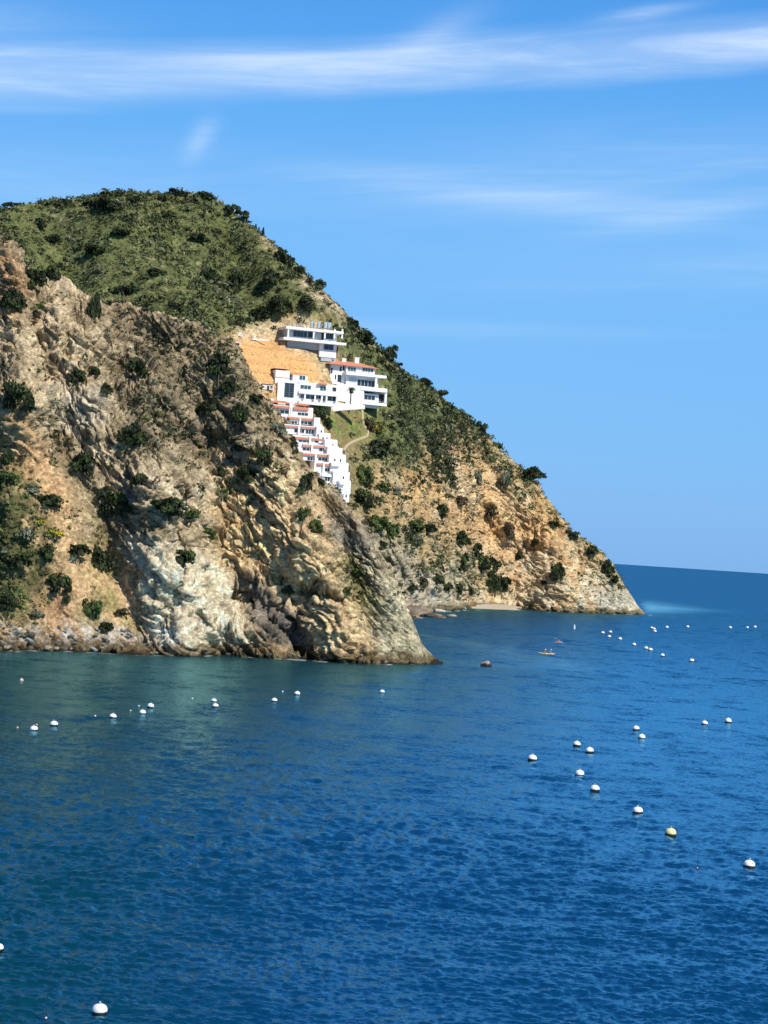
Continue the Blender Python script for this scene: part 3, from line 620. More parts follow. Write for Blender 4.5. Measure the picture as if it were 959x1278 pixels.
def palm(px, pyb, pyt, label, fr, seed):
    i = hit(BACK, px, pyb, 6); D = math.hypot(*BACK.P[i][:2])-3.5; p = at(px, pyb, D); hgt = (pyb-pyt)*BACK.z[i]/F_PX; rng = np.random.default_rng(seed)
    e = empty('palm_tree', p, 0, label, 'palm tree', 'palms beside the white buildings')
    link('trunk', tube_mesh('trunk', [(0,0,-1.5),(.05,0,hgt*.5),(0,.05,hgt)], [.32,.24,.20], M['bark']), e)
    V = []; Fq = []; Cc = []
    for k in range(46):
        dead = k > 33; a = rng.uniform(0, 6.28); lift = rng.uniform(-.2, 1.1) if not dead else rng.uniform(-1.5, -.9); L_ = fr*rng.uniform(.8, 1.1)
        prev = None
        for j in range(5):
            s_ = j/4; r = L_*s_*math.cos(lift*.8) if not dead else L_*.35*s_; z = hgt+L_*(math.sin(lift)*s_-.75*s_*s_) if not dead else hgt-L_*.95*s_
            wd = fr*.20*(1-.75*abs(s_-.45)); c_ = np.array([math.cos(a)*r, math.sin(a)*r, z]); sd = np.array([-math.sin(a), math.cos(a), .25*(-1)**k])*wd
            V += [c_-sd, c_+sd]; Cc += [(.13,.08,.045) if dead else (.055,.075,.03)]*2
            if prev is not None: Fq.append((prev, prev+1, prev+3, prev+2))
            prev = len(V)-2
    link('fronds', npmesh('fronds', V, Fq, M['leaf'], np.array(Cc)), e)
palm(437, 509, 485, 'fan palm with shaggy brown skirt in front of the white villas', 1.75, 1)
palm(434.6, 622, 599, 'slim tall palm at the right side of the lowest terraces', 1.1, 2)
tag(link('headland', npmesh('headland', BACK.P, BACK.F, M['rock'], bc)), kind='structure')
# ------------------------------------------------------------------ vegetation
def leaf_quads(Cn, Nn, size, rng, jitter=.9):
    """quads centred at Cn, facing roughly Nn"""
    n = len(Cn)
    nn = Nn+rng.normal(size=(n, 3))*jitter; nn /= np.linalg.norm(nn, axis=1)[:, None]
    t = np.cross(nn, rng.normal(size=(n, 3))); t /= np.maximum(np.linalg.norm(t, axis=1), 1e-6)[:, None]
    b = np.cross(nn, t); s = np.asarray(size)[:, None]*rng.uniform(.6, 1.3, (n, 1)); k = rng.uniform(.45, .8, (n, 1))
    V = np.stack([Cn-t*s, Cn-b*s*k, Cn+t*s, Cn+b*s*k], 1).reshape(-1, 3)
    return V, np.arange(4*n).reshape(-1, 4)
KINDS = dict(dark=[(.020,.030,.011), (.048,.068,.021), (.028,.036,.018)], green=[(.07,.10,.028), (.05,.075,.022), (.10,.13,.04)],
             sage=[(.15,.165,.105), (.19,.20,.14), (.10,.115,.06)], yellow=[(.42,.33,.03), (.28,.24,.035), (.08,.10,.03)],
             brown=[(.11,.075,.045), (.08,.06,.035), (.06,.07,.03)])
_fcache = {}
def foliage(kind, v, shape='round'):
    k = (kind, v, shape)
    if k in _fcache: return _fcache[k]
    rng = np.random.default_rng(sum(map(ord, kind+shape))*13+v*7)
    m = 12 if shape != 'cone' else 12
    if shape == 'cone':
        zz = np.linspace(.12, .95, m); ctr = np.stack([rng.normal(size=m)*.08, rng.normal(size=m)*.08, zz*2.0-.1], 1); rad = .55*(1.05-zz)+.10
    else:
        an = rng.uniform(0, 2*math.pi, m); rr = rng.uniform(.25, .75, m)
        ctr = np.stack([np.cos(an)*rr, np.sin(an)*rr, rng.uniform(.15, .85, m)*(1.15-.45*rr)], 1); rad = rng.uniform(.2, .42, m)
        ctr[0] = (0, 0, .5); rad[0] = .55
        if shape == 'tree': ctr[:, 2] = ctr[:, 2]*.75+.75; rad *= .85
    Cs, Ns, Co = [], [], []
    for c, r in zip(ctr, rad):
        q = 80 if shape != 'cone' else 60
        d = rng.normal(size=(q, 3)); d /= np.linalg.norm(d, axis=1)[:, None]; d[:, 2] = np.where(d[:, 2] < -.4, -d[:, 2], d[:, 2])
        Cs.append(c+d*r*rng.uniform(.55, 1.12, (q, 1))*np.array([1, 1, .8])); Ns.append(d)
        base = np.array(KINDS[kind][rng.integers(3)]); Co.append(base*rng.uniform(.7, 1.35, (q, 1)))
    Cn = np.vstack(Cs); Nn = np.vstack(Ns); col = np.vstack(Co)
    V, Fq = leaf_quads(Cn, Nn, np.full(len(Cn), .125), rng)
    me = npmesh('foliage', V, Fq, M['leaf'], np.repeat(col, 4, 0)); _fcache[k] = me; return me
_stem = {'round': tube_mesh('trunk', [(0,0,-.5),(.03,0,.1),(-.02,.03,.55)], [.09,.06,.03], M['bark']),
         'tree': tube_mesh('trunk', [(0,0,-.5),(.03,0,.3),(-.05,.03,.8),(.05,0,1.2)], [.10,.08,.06,.03], M['bark']),
         'cone': tube_mesh('trunk', [(0,0,-.5),(.0,0,.6),(0,0,1.6)], [.08,.06,.02], M['bark'])}
_vi = [0]
def bush(g, px, py, r, label, kind='dark', shape='round', wx=1.0, hz=1.0, cat='bush', group=None, name=None, lift=0.0):
    _vi[0] += 1
    i = hit(g, px, py+.45*r, 8)
    if i is None: print('MISS', px, py, label); return
    p = g.P[i]; s = r*g.z[i]/F_PX*1.05
    name = name or {'round': 'shrub', 'tree': 'tree', 'cone': 'conifer'}[shape]
    e = empty(name, (p[0], p[1], p[2]-.2*s+lift), random.uniform(0, 6.28), label, cat if shape == 'round' else 'tree', group)
    e.scale = (s*wx*1.12, s*wx*1.12, s*hz*(1.65 if shape == 'round' else 1.25))
    link('foliage' if shape == 'round' else 'crown', foliage(kind, _vi[0] % 4, shape), e)
    link('trunk', _stem[shape], e)
    return e
FB = [  # px, py, radius, label, kind, shape, wx, hz
 (14,378,16,'round black-green bush under the orange outcrop at the top left','dark','round',1,1),
 (43,354,14,'dense dark tree-like bush right of the orange outcrop on the cliff top','dark','round',.9,1.2),
 (66,341,11,'dark bush on the small peak of the cliff crest, first from the left along it','dark','round',1,1.1),
 (151,368,17,'large dark spreading tree on the crest between brown cliff and green hill','dark','tree',1,.75),
 (115,392,13,'narrow leaning dark bush on the pale rock just below the crest','dark','round',.7,1.5),
 (52,383,7,'small olive tuft between the big dark bushes below the crest','green','round',1,.8),
 (27,500,20,'large black-green bush above the orange slope at the left edge','dark','round',1,1.1),
 (94,475,12,'medium dark bush in the middle of the pale upper rock','dark','round',1,1),
 (133,487,8,'small dark bush right of the pale upper rock','dark','round',1,1),
 (172,462,13,'dark bush in the brown scrubby upper face','dark','round',1,1),
 (120,463,7,'tiny dark bush on the brown band over the pale rock','dark','round',1,1),
 (102,586,15,'dark bush at the top of the narrow gully','dark','round',1,1.05),
 (163,546,16,'elongated dark bush running down the centre of the grey rock','dark','round',1,1),
 (174,600,10,'round dark bush above the largest cliff bush','dark','round',1,1),
 (145,633,20,'largest round black-green bush in the middle of the cliff','dark','round',1,1),
 (206,632,18,'broad low green-black bush on the ledge right of the largest bush','dark','round',1.3,.7),
 (232,640,12,'low dark bush at the right end of the mid cliff ledge','green','round',1.2,.7),
 (228,700,15,'dark bush at the top of the whitish face','dark','round',1,.9),
 (214,690,9,'olive bush beside the dark one over the whitish face','green','round',1,.8),
 (260,668,11,'ragged green bush on the ledge left of the tan buttress','green','round',1,.8),
 (125,702,17,'dark bush at the right tip of the green slope','dark','round',1.1,1),
 (95,686,14,'dark shrub right behind the yellow flowering one','dark','round',1.2,.7),
 (74,732,14,'dark bush on the reddish soil low on the left slope','dark','round',1,1.1),
 (55,694,12,'black bush in the middle of the green slope','dark','round',1,1),
 (115,765,12,'upright green-black bush on the dry grass just over the shore rocks','green','round',.95,1.3),
 (132,785,8,'small dull green bush nearest to the shore','dark','round',1,1),
 (10,757,11,'dark bush low at the left edge over the shore','dark','round',1,1.1),
 (86,749,6,'tiny dark bush right under the one on reddish soil','dark','round',1,1),
 (154,764,8,'low grey-brown bush on the dry grass slope','brown','round',1.2,.7),
 (68,664,12,'yellow flowering bush on the left green slope','yellow','round',1.1,.7),
 (50,650,8,'smaller yellow-tinged bush up left of the flowering one','yellow','round',1.1,.8),
 (10,598,11,'yellow-green bush at the left edge on top of the green slope','green','round',1.2,.8),
 (6,572,9,'dark bush at the left edge under the orange soil','dark','round',1,1),
 (18,700,16,'dark wide bush on the green slope near the left edge','dark','round',1.3,.8),
 (28,668,12,'sage grey bush across the middle of the green slope','sage','round',1.3,.8),
 (60,625,13,'dark bush on the upper rim of the green slope','dark','round',1.3,.7),
 (38,610,10,'sage grey bush near the upper rim of the green slope','sage','round',1.2,.8),
 (45,765,9,'grey-green bush just over the shore rocks on the left','sage','round',1.2,.8),
 (258,514,11,'dark bush on brown rock left of the crest, level with the white villa','dark','round',1,1),
 (274,462,14,'tallest dark bush on the crest left of the graded orange slope','dark','round',1,1.2),
 (284,485,11,'dark bush on the crest just below the tallest one beside the graded slope','dark','round',1,1.1),
 (306,598,12,'left bush of the dark pair on the tan buttress','dark','round',1,1.2),
 (328,575,11,'right bush of the dark pair on the tan buttress','dark','round',.9,1.2),
 (280,590,9,'dull bush left of the dark pair on the buttress','dark','round',1,1),
 (300,520,12,'dark bush clinging left of the terraced building','dark','round',1,1.2),
 (318,500,9,'small dark bush on the crest beside the top tiled roof','dark','round',1,1),
 (380,606,10,'dark bush on the crest left of the lower terraces','dark','round',.9,1.4),
 (366,562,10,'dark bush on the crest left of the middle terraces','dark','round',.9,1.2),
 (347,540,11,'grey green bush on the crest left of the upper terraces','sage','round',1,1),
 (372,613,6,'bright green tuft on tan rock left of the dark crest bush','green','round',1,.8),
 (378,645,9,'green bush in the crease of the tan rock under the terraces','green','round',1,1.1),
 (394,660,8,'second green bush down the crease of the tan rock','green','round',1,1.1),
 (358,738,7,'small dark bush over the dark fissures','dark','round',1,1),
 (433,740,6,'small green bush on the grassy patch of the nose','green','round',1,1),
 (446,716,8,'olive bush on top of the grassy patch of the nose','green','round',1,.9),
 (398,604,6,'dark bush where the crest meets the terraced building','dark','round',1,1),
]
for px, py, r, lb, k, sh, wx, hz in FB: bush(FRONT, px, py, r, lb, k, sh, wx, hz)
BB = [
 (9,260,7,'round tree standing alone on the skyline at the left edge','dark','tree',1,.9),
 (214,242,8,'taller round tree on the summit skyline','dark','tree',1,.8),
 (203,246,6,'low dark bush left of the summit tree','dark','round',1,1),
 (228,243,6,'low dark bush right of the summit tree','dark','round',1.2,.8),
 (256,245,8,'dark bush on the right shoulder of the summit','dark','round',1.3,.8),
 (133,255,14,'broad dark thicket on the skyline left of the summit','dark','round',1.3,.7),
 (112,252,8,'dark bush at the left end of the skyline thicket','dark','round',1.2,.7),
 (80,252,6,'small bush on the skyline well left of the summit','dark','round',1.4,.7),
 (164,248,6,'small bush on the skyline just left of the summit','dark','round',1.4,.7),
 (247,297,9,'rounded dark bush on the green slope under the summit','dark','round',1.2,.8),
 (210,268,8,'dark bush on the green slope left under the summit','dark','round',1.2,.8),
 (50,280,8,'dark bush on the green slope left of the yellowish clearing','dark','round',1.2,.8),
 (64,296,9,'wide dark bush under the yellowish clearing','dark','round',1.4,.6),
 (150,290,9,'dark bush in the middle of the green hill','dark','round',1.3,.7),
 (120,310,9,'dark olive bush on the left half of the green hill','dark','round',1.4,.7),
 (196,338,9,'wide bush low on the green hill left of centre','dark','round',1.4,.6),
 (256,340,9,'dark bush low on the green hill','dark','round',1.2,.8),
 (294,355,11,'dark tree-like bush right of centre low on the green hill','dark','round',1,1.1),
 (290,262,8,'dark bush on the skyline right below the summit','dark','round',1.2,.9),
 (303,270,7,'dark bush on the falling skyline next to the small slim trees','dark','round',1.2,.9),
 (324,279,2.6,'leftmost of three tiny slim trees on the falling skyline','dark','cone',1,1.1),
 (328,283,2.6,'middle of three tiny slim trees on the falling skyline','dark','cone',1,1.1),
 (332.5,287,3.6,'tallest and rightmost of three slim trees on the falling skyline','dark','cone',1,1.2),
 (349,322,9,'dark bush at the top of the skyline thicket over the bare streak','dark','round',1,1.1),
 (361,329,8,'dark bush in the middle of the skyline thicket over the bare streak','dark','round',1,1.1),
 (372,339,7,'dark bush at the lower end of the skyline thicket over the bare streak','dark','round',1,1),
 (387,351,5,'brown-green bush on the bare streak near the skyline','brown','round',1,1),
 (403,355,8,'dark bush on the skyline beside the bare streak','dark','round',1.1,.9),
 (340,350,11,'dark bush left of the bare streak','dark','round',1,1),
 (348,385,14,'large dark bush above the modern house','dark','round',1.1,1),
 (325,392,11,'dark bush above the curving edge of the graded ground','dark','round',1.2,.8),
 (385,383,11,'dark bush up right of the modern house roof','dark','round',1.2,.9),
 (440,408,10,'dark bush right of the modern house near the skyline','dark','round',1.1,1),
 (455,425,11,'dark bush right of the tiled villa roof near the skyline','dark','round',1.1,1),
 (487,440,9,'rounded dark bush on the skyline right of the villa','dark','round',1,1.1),
 (503,452,4.5,'small round tree sticking out of the skyline right of the villa','dark','tree',.9,.9),
 (532,474,7,'dark bush on the skyline where the slope turns rocky','dark','round',1.3,.8),
 (553,488,7,'dark bush lower on the skyline where the slope turns rocky','dark','round',1.3,.8),
 (599,538,9,'dark rounded bush on the upper right rocky shoulder','dark','round',1,1.1),
 (626,556,4,'small dark bush on the skyline above the projecting big bush','dark','round',1,1),
 (663,592,11,'big dark bush projecting from the skyline halfway down the point','dark','round',1.3,.8),
 (553,603,6,'small oval bush on tan rock, upper of the slope middle','dark','round',.9,1.1),
 (576,627,8,'grey-brown bush on tan rock in the slope middle','brown','round',1,1),
 (549,640,9,'round dark bush on the tan rock nearest the building','dark','round',1,1),
 (613,643,9,'brownish bush in the groove of the tan slope','brown','round',.9,1.2),
 (593,600,9,'sage bush on the tan slope high in the groove','sage','round',.8,1.4),
 (628,605,10,'sage grey bush high on the tan slope','sage','round',.9,1.3),
 (667,679,6,'single round dark bush alone on the bare tan face','dark','round',1,1),
 (693,719,11,'dark oval bush low on the right of the bare tan face','dark','round',.9,1.2),
 (678,728,4,'tiny bush left of the oval bush low on the tan face','dark','round',1,1),
 (635,672,10,'dark bush along the groove right of the big thicket','brown','round',.8,1.4),
 (646,697,6,'small bush down the groove right of the big thicket','dark','round',.9,1.2),
 (575,676,11,'topmost dark bush of the big thicket above the beach','dark','round',1,1),
 (590,690,11,'second dark bush down the big thicket above the beach','dark','round',1,1.1),
 (602,706,12,'third dark bush down the big thicket above the beach','dark','round',1,1.1),
 (616,714,11,'right middle bush of the big thicket above the beach','dark','round',1,1.2),
 (612,731,12,'lowest left bush of the big thicket above the beach','dark','round',1,1),
 (626,733,11,'lowest right bush of the big thicket above the beach','dark','round',1,1.1),
 (574,708,10,'elongated dark bush left of the big thicket','dark','round',.9,1.4),
 (572,738,6,'left bush of the small pair at the back of the beach','dark','round',.9,1.3),
 (585,740,6,'right bush of the small pair at the back of the beach','dark','round',.9,1.3),
 (557,735,8,'dark bush over the grey ledge beside the beach','dark','round',1.1,1),
 (545,724,9,'dark bush higher over the grey ledge beside the beach','dark','round',1.1,.9),
 (528,728,9,'dark bush in the row over the lower rocks of the cove','dark','round',1.2,.8),
 (512,732,7,'leftmost bush in the row over the lower rocks of the cove','dark','round',1.2,.8),
 (483,712,11,'dark bush beside the front cliff over the cove','dark','round',.9,1.4),
 (500,716,5,'tiny round bush right of the one beside the front cliff','dark','round',1,1),
 (478,682,7,'dark bush above the one beside the front cliff','dark','round',1,1),
 (514,655,13,'left of the two broad green bushes in mid slope','green','round',1.3,.8),
 (533,661,9,'right of the two broad green bushes in mid slope','dark','round',1.2,.9),
 (520,679,8,'sage bush hanging below the broad green bushes','sage','round',1,1.1),
 (470,655,12,'green bush right of the building foot, upper one','green','round',1.2,.9),
 (487,668,11,'green bush right of the building foot, lower one','green','round',1,1.2),
 (450,655,9,'brownish dark bush directly below the building foot','brown','round',1,1.1),
 (455,628,12,'dark green bush right of the lowest terrace','dark','round',1,1.2),
 (452,598,11,'green bush right of the slim palm','green','round',1,1.2),
 (475,560,13,'dark wide bush right of the building and below the path','dark','round',1.3,.8),
 (461,532,8,'brown-black bush right beside the curving path','brown','round',1,1.3),
 (473,536,7,'yellow flowering bush right of the lawn','yellow','round',1,1),
 (480,608,8,'olive bush in mid slope right of the building','green','round',1.3,.7),
 (493,615,7,'sage bush in mid slope right of the olive one','sage','round',1.1,.9),
 (690,655,6,'dark bush on the skyline ridge, higher one','dark','round',1.2,.9),
 (712,668,8,'dark bush on the skyline ridge, lower one','dark','round',1.4,.8),
 (735,690,8,'dark bush on the skyline ridge near the point','dark','round',1.3,.9),
 (755,712,9,'dark bush near the tip of the point, upper one','dark','round',1,1.2),
 (763,725,7,'dark bush near the tip of the point, lower one','dark','round',1,1.1),
 (399,519,7,'dark bush at the left corner of the lawn beside the terraces','dark','round',1,1.3),
 (409,531,6,'dark bush on the left edge of the lawn, lower one','dark','round',1,1.2),
 (312,488,7,'dark bush left of the cream hut','dark','round',1,1),
]
for px, py, r, lb, k, sh, wx, hz in BB: bush(BACK, px, py, r, lb, k, sh, wx, hz)
# --- chaparral: nobody could count it, one object per hillside -----
def scrub(name, g, dens, n, smin, smax, label, palette, leaf=.22, K=26, seed=1):
    rng = np.random.default_rng(seed)
    ok = (g.tt > .03) & (g.tt < 1.15) & (g.px > -120) & (g.py > 0)
    w = np.where(ok, dens*g.area, 0); cs = np.cumsum(w); ids = np.searchsorted(cs, rng.random(n)*cs[-1])
    P = g.P[ids]; s = smin+(smax-smin)*rng.random(n)**2.6
    s *= np.clip(.7+.8*fbm(P/17+3, 2), .5, 1.5)
    pal = np.array(palette['c']); pw = np.array(palette['w'], float)
    patch = fbm(P/14+77, 3)
    kk = np.clip(((rng.random(n)*.6+.4*(patch+.5))*1.0), 0, .999); cum = np.cumsum(pw/pw.sum()); ci = np.searchsorted(cum, kk)
    ci = np.clip(ci, 0, len(pal)-1)
    d = rng.normal(size=(n, K, 3)); d /= np.linalg.norm(d, axis=2)[..., None]; d[..., 2] = np.abs(d[..., 2])
    Cn = P[:, None, :]+d*s[:, None, None]*rng.uniform(.5, 1.05, (n, K, 1))*np.array([1, 1, .75])
    col = pal[ci][:, None, :]*rng.uniform(.6, 1.4, (n, K, 1))*rng.uniform(.75, 1.25, (n, 1, 1))
    V, Fq = leaf_quads(Cn.reshape(-1, 3), d.reshape(-1, 3), np.repeat(leaf*s+.10, K), rng, .6)
    o = link(name, npmesh(name, V, Fq, M['leaf'], np.repeat(col.reshape(-1, 3), 4, 0)))
    tag(o, label, 'scrub', kind='stuff')
dF = .25+.9*sstep(.0, .5, fbm(FRONT.P/9+80, 4))
for k, v in (('green', 3.2), ('dark', 1.6), ('olive', .9), ('grn', 1.0)): dF += v*fm[k]
dF *= 1-.8*sstep(.5, .9, fm['lt']*(1-fm['green'])); dF = dF*np.where((FRONT.px > 150) & (FRONT.py > 660) & (FRONT.px < 420), .15, 1)*np.where(FRONT.py > 775, .1, 1)
scrub('cliff_scrub', FRONT, dF*(1+.5*fm['dark']), 5200, .3, 1.6, 'low grey and olive scrub clinging to the near cliff', dict(c=[(.028,.038,.016),(.05,.06,.024),(.09,.10,.04),(.15,.15,.09),(.12,.09,.05)], w=[3.5,3,2,1.5,1.5]), K=18, seed=2)
ex = bm['ex']
dB = .2+.8*sstep(.1, .6, fbm(BACK.P/10+80, 4))+bm['green']*3.2+bm['rt']*2+bm['veg2']*1.2
dB *= (1-.97*np.clip(ex+samp(_smoothB, BACK.px, BACK.py)*.8+bm['bare']*.6, 0, 1))*(1-.7*bm['st'])*np.where(BACK.py > 745, .1, 1)
scrub('chaparral', BACK, dB, 11000, .6, 3.2, 'grey green and olive chaparral covering the headland', dict(c=[(.035,.045,.02),(.055,.07,.026),(.10,.12,.045),(.15,.16,.09),(.20,.20,.13)], w=[4.5,3,3,2.6,1.4]), K=22, seed=3)
thick = samp(poly([(400,395),(440,400),(478,430),(520,480),(570,520),(600,560),(560,590),(545,605),(510,575),(480,555),(485,500),(495,480),(440,430)], 5), BACK.px, BACK.py)
thick = thick+.5*samp(poly([(440,560),(460,560),(480,640),(520,665),(500,690),(440,640)], 4), BACK.px, BACK.py)+.35*samp(poly([(300,330),(350,340),(390,395),(330,410),(270,400)], 8), BACK.px, BACK.py)
scrub('dense_thicket', BACK, thick, 1150, 1.2, 3.8, 'dense dark green thicket right of the white villa', dict(c=[(.025,.035,.015),(.035,.048,.02),(.06,.08,.028),(.12,.13,.08)], w=[4,4,2,1]), leaf=.17, K=50, seed=4)

scrub('coastal_scrub', FRONT, fm['green']*np.where(FRONT.px < 115, 1, .1), 620, .6, 1.9, 'thick dark green and grey scrub on the left slope above the shore', dict(c=[(.03,.042,.016),(.07,.10,.028),(.13,.18,.045),(.20,.21,.14),(.28,.25,.05)], w=[3,4,4,2,.6]), leaf=.2, K=36, seed=7)
# ------------------------------------------------------------------ sea
def sea():
    # rows follow the distance, finer near; columns reach far to both sides
    els = np.concatenate([np.linspace(.30, .0105, 620), np.geomspace(.0103, .00026, 60)])
    ds = CAM_Z/els
    fine = np.linspace(azr(-150, 1000), azr(1110, 900), 1000); st = fine[1]-fine[0]
    left = fine[0]-np.geomspace(st, 1.1, 40)[::-1]; right = fine[-1]+np.geomspace(st, 1.1, 40)
    A = np.concatenate([left, fine, right])
    DD, AA = np.meshgrid(ds, A, indexing='ij')
    x = (np.sin(AA)*DD).ravel(); y = (np.cos(AA)*DD).ravel(); d = DD.ravel()
    P = np.stack([x, y, np.zeros_like(x)], -1)
    ok = d < 2600
    Q = P[ok]; dq = d[ok]
    h = np.zeros(len(Q))
    ang = R(100)
    gust = .72+.5*fbm(np.stack([Q[:, 0]/70, Q[:, 1]/130, 0*dq+4], -1), 3)
    # (wavelength, height, heading, stretch along the crest)
    for lam, amp, th, stz, sd in ((6.0, .15, 80, 1.9, 1), (2.5, .14, 94, 1.8, 2), (1.45, .15, 82, 1.8, 3), (.85, .11, 98, 1.7, 4), (.5, .05, 88, 1.5, 5)):
        t = R(th); u = Q[:, 0]*math.cos(t)+Q[:, 1]*math.sin(t); v = -Q[:, 0]*math.sin(t)+Q[:, 1]*math.cos(t)
        n = perlin(np.stack([u/(lam*.62), v/(lam*.62*stz), 0*u+sd*7.7], -1))
        n = (1-2*np.abs(n)**.85)*(-1 if sd in (3, 5) else 1) if lam < 5 else n
        n = n-n.mean()
        rowstep = dq*dq/CAM_Z*.00047; colstep = dq*st
        f = np.clip(lam/(1.6*np.maximum(rowstep, colstep))-.35, 0, 1)
        h += amp*n*f
    slick = np.zeros(len(Q)); qx, qy, _ = proj(Q)
    for (p0, p1, wd, am) in SLICKS:
        a = on_sea(*p0); b = on_sea(*p1); ab = (b-a)[:2]; t = np.clip(((Q[:, :2]-a[:2])@ab)/(ab@ab), 0, 1)
        near = a[:2]+t[:, None]*ab; dist = np.hypot(*(Q[:, :2]-near).T)+6*fbm(Q/22, 2)
        slick = np.maximum(slick, am*np.exp(-(dist/wd)**2))
    slick *= np.clip(.75+.5*fbm(Q/9+4, 3), 0, 1)
    P[ok, 2] = h*np.clip(gust, .25, 1.4)*(1-.6*slick)
    sl = np.zeros(len(P)); sl[ok] = slick
    # shallow water over the ledges along the shore
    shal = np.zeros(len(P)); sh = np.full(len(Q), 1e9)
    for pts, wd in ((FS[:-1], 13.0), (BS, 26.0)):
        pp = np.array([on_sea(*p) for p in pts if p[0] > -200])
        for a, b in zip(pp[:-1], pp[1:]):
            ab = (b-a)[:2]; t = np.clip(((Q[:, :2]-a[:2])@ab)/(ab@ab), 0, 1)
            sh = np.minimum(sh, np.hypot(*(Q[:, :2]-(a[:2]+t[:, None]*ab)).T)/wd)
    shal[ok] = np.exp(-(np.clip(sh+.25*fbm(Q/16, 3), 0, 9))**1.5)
    foam = np.zeros(len(P)); tq = np.zeros(len(P)); shm = np.where(True, sh*24, 0)
    foam[ok] = sstep(6.5, 1.0, shm+2.0*fbm(Q/2.2, 2))*sstep(.0, .45, fbm(Q/3.5+40, 3))*.75
    qx_, qy_ = qx+6*fbm(Q/30, 2), qy+1.2*fbm(Q/40+9, 2); uu = (qx_-798)/66     # aerated turquoise water off the tip of the point
    tq[ok] = sstep(796, 810, qx_)*np.where(qx > 790, np.exp(-np.clip(uu, 0, 9)**2)*np.exp(-((qy_-(757.5+3.5*uu))/(6.5*np.clip(1-.45*uu, .3, 1)))**2), 0)*.9
    azd = np.arctan2(x, y); hill_refl = sstep(.02, -.16, azd+.03*fbm(P/90, 2)-.12*sstep(120, 420, d))*sstep(700, 350, d)  # dark hillside reflection on the left, painted into the water's body colour
    i = np.arange(len(ds)-1)[:, None]*len(A)+np.arange(len(A)-1)[None, :]
    Fq = np.stack([i, i+len(A), i+len(A)+1, i+1], -1).reshape(-1, 4)[:, ::-1]
    m = mat('sea_water', (.01,.07,.16), .9, 0.0); nt = m.node_tree; L = nt.links; b = nt.nodes['Principled BSDF']
    gl = N(m, 'ShaderNodeBsdfGlossy'); gl.inputs['Roughness'].default_value = .20; gl.inputs['Color'].default_value = (.38, .80, .97, 1)
    fr = N(m, 'ShaderNodeFresnel'); fr.inputs['IOR'].default_value = 1.333
    # a rough sea hides its far slopes: about six tenths of the smooth-water reflection is left
    fm_ = N(m, 'ShaderNodeMath', operation='MULTIPLY'); L.new(fr.outputs[0], fm_.inputs[0]); fm_.inputs[1].default_value = REFL
    mn_ = N(m, 'ShaderNodeMath', operation='MINIMUM'); L.new(fm_.outputs[0], mn_.inputs[0]); mn_.inputs[1].default_value = .74
    ms = N(m, 'ShaderNodeMixShader'); L.new(mn_.outputs[0], ms.inputs[0]); L.new(b.outputs[0], ms.inputs[1]); L.new(gl.outputs[0], ms.inputs[2])
    L.new(ms.outputs[0], nt.nodes['Material Output'].inputs['Surface'])
    def at_(n): return N(m, 'ShaderNodeAttribute', attribute_name=n).outputs['Fac']
    m1 = N(m, 'ShaderNodeMix', data_type='RGBA'); m1.inputs[6].default_value = SEA_DEEP; m1.inputs[7].default_value = SEA_HILL_REFL; L.new(at_('hill_refl'), m1.inputs[0])
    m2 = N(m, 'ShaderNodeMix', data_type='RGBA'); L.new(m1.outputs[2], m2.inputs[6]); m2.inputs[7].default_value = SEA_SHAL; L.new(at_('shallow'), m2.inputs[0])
    m3 = N(m, 'ShaderNodeMix', data_type='RGBA'); L.new(m2.outputs[2], m3.inputs[6]); m3.inputs[7].default_value = (.14,.40,.50,1); L.new(at_('turq'), m3.inputs[0])
    m4 = N(m, 'ShaderNodeMix', data_type='RGBA'); L.new(m3.outputs[2], m4.inputs[6]); m4.inputs[7].default_value = (.75,.78,.78,1); L.new(at_('foam'), m4.inputs[0])
    L.new(m4.outputs[2], b.inputs['Base Color'])
    # small ripples as a scattering of slopes, the same at any distance
    tcn = N(m, 'ShaderNodeTexCoord'); mp = N(m, 'ShaderNodeMapping'); mp.inputs['Scale'].default_value = (1, 1.5, 1); L.new(tcn.outputs['Object'], mp.inputs[0])
    n1 = N(m, 'ShaderNodeTexNoise'); n1.inputs['Scale'].default_value = 2.6; n1.inputs['Detail'].default_value = 4; n1.inputs['Roughness'].default_value = .65; L.new(mp.outputs[0], n1.inputs['Vector'])
    sb = N(m, 'ShaderNodeVectorMath', operation='SUBTRACT'); L.new(n1.outputs['Color'], sb.inputs[0]); sb.inputs[1].default_value = (.5, .5, .5)
    ml = N(m, 'ShaderNodeVectorMath', operation='MULTIPLY'); L.new(sb.outputs[0], ml.inputs[0]); ml.inputs[1].default_value = (RIP, RIP, 0)
    inv = N(m, 'ShaderNodeMapRange'); inv.inputs['To Min'].default_value = 1; inv.inputs['To Max'].default_value = .04; L.new(at_('slick'), inv.inputs['Value'])
    ri = N(m, 'ShaderNodeMath', operation='MULTIPLY'); L.new(inv.outputs[0], ri.inputs[0]); L.new(at_('ripple'), ri.inputs[1])
    sc = N(m, 'ShaderNodeVectorMath', operation='SCALE'); L.new(ml.outputs[0], sc.inputs[0]); L.new(ri.outputs[0], sc.inputs['Scale'])
    # wind-ruffled patches, wide across the wind
    mp2 = N(m, 'ShaderNodeMapping'); mp2.inputs['Scale'].default_value = (.16, .10, 1); mp2.inputs['Rotation'].default_value = (0, 0, .1); L.new(tcn.outputs['Object'], mp2.inputs[0])
    n2 = N(m, 'ShaderNodeTexNoise'); n2.inputs['Scale'].default_value = 1; n2.inputs['Detail'].default_value = 5; n2.inputs['Roughness'].default_value = .75; L.new(mp2.outputs[0], n2.inputs['Vector'])
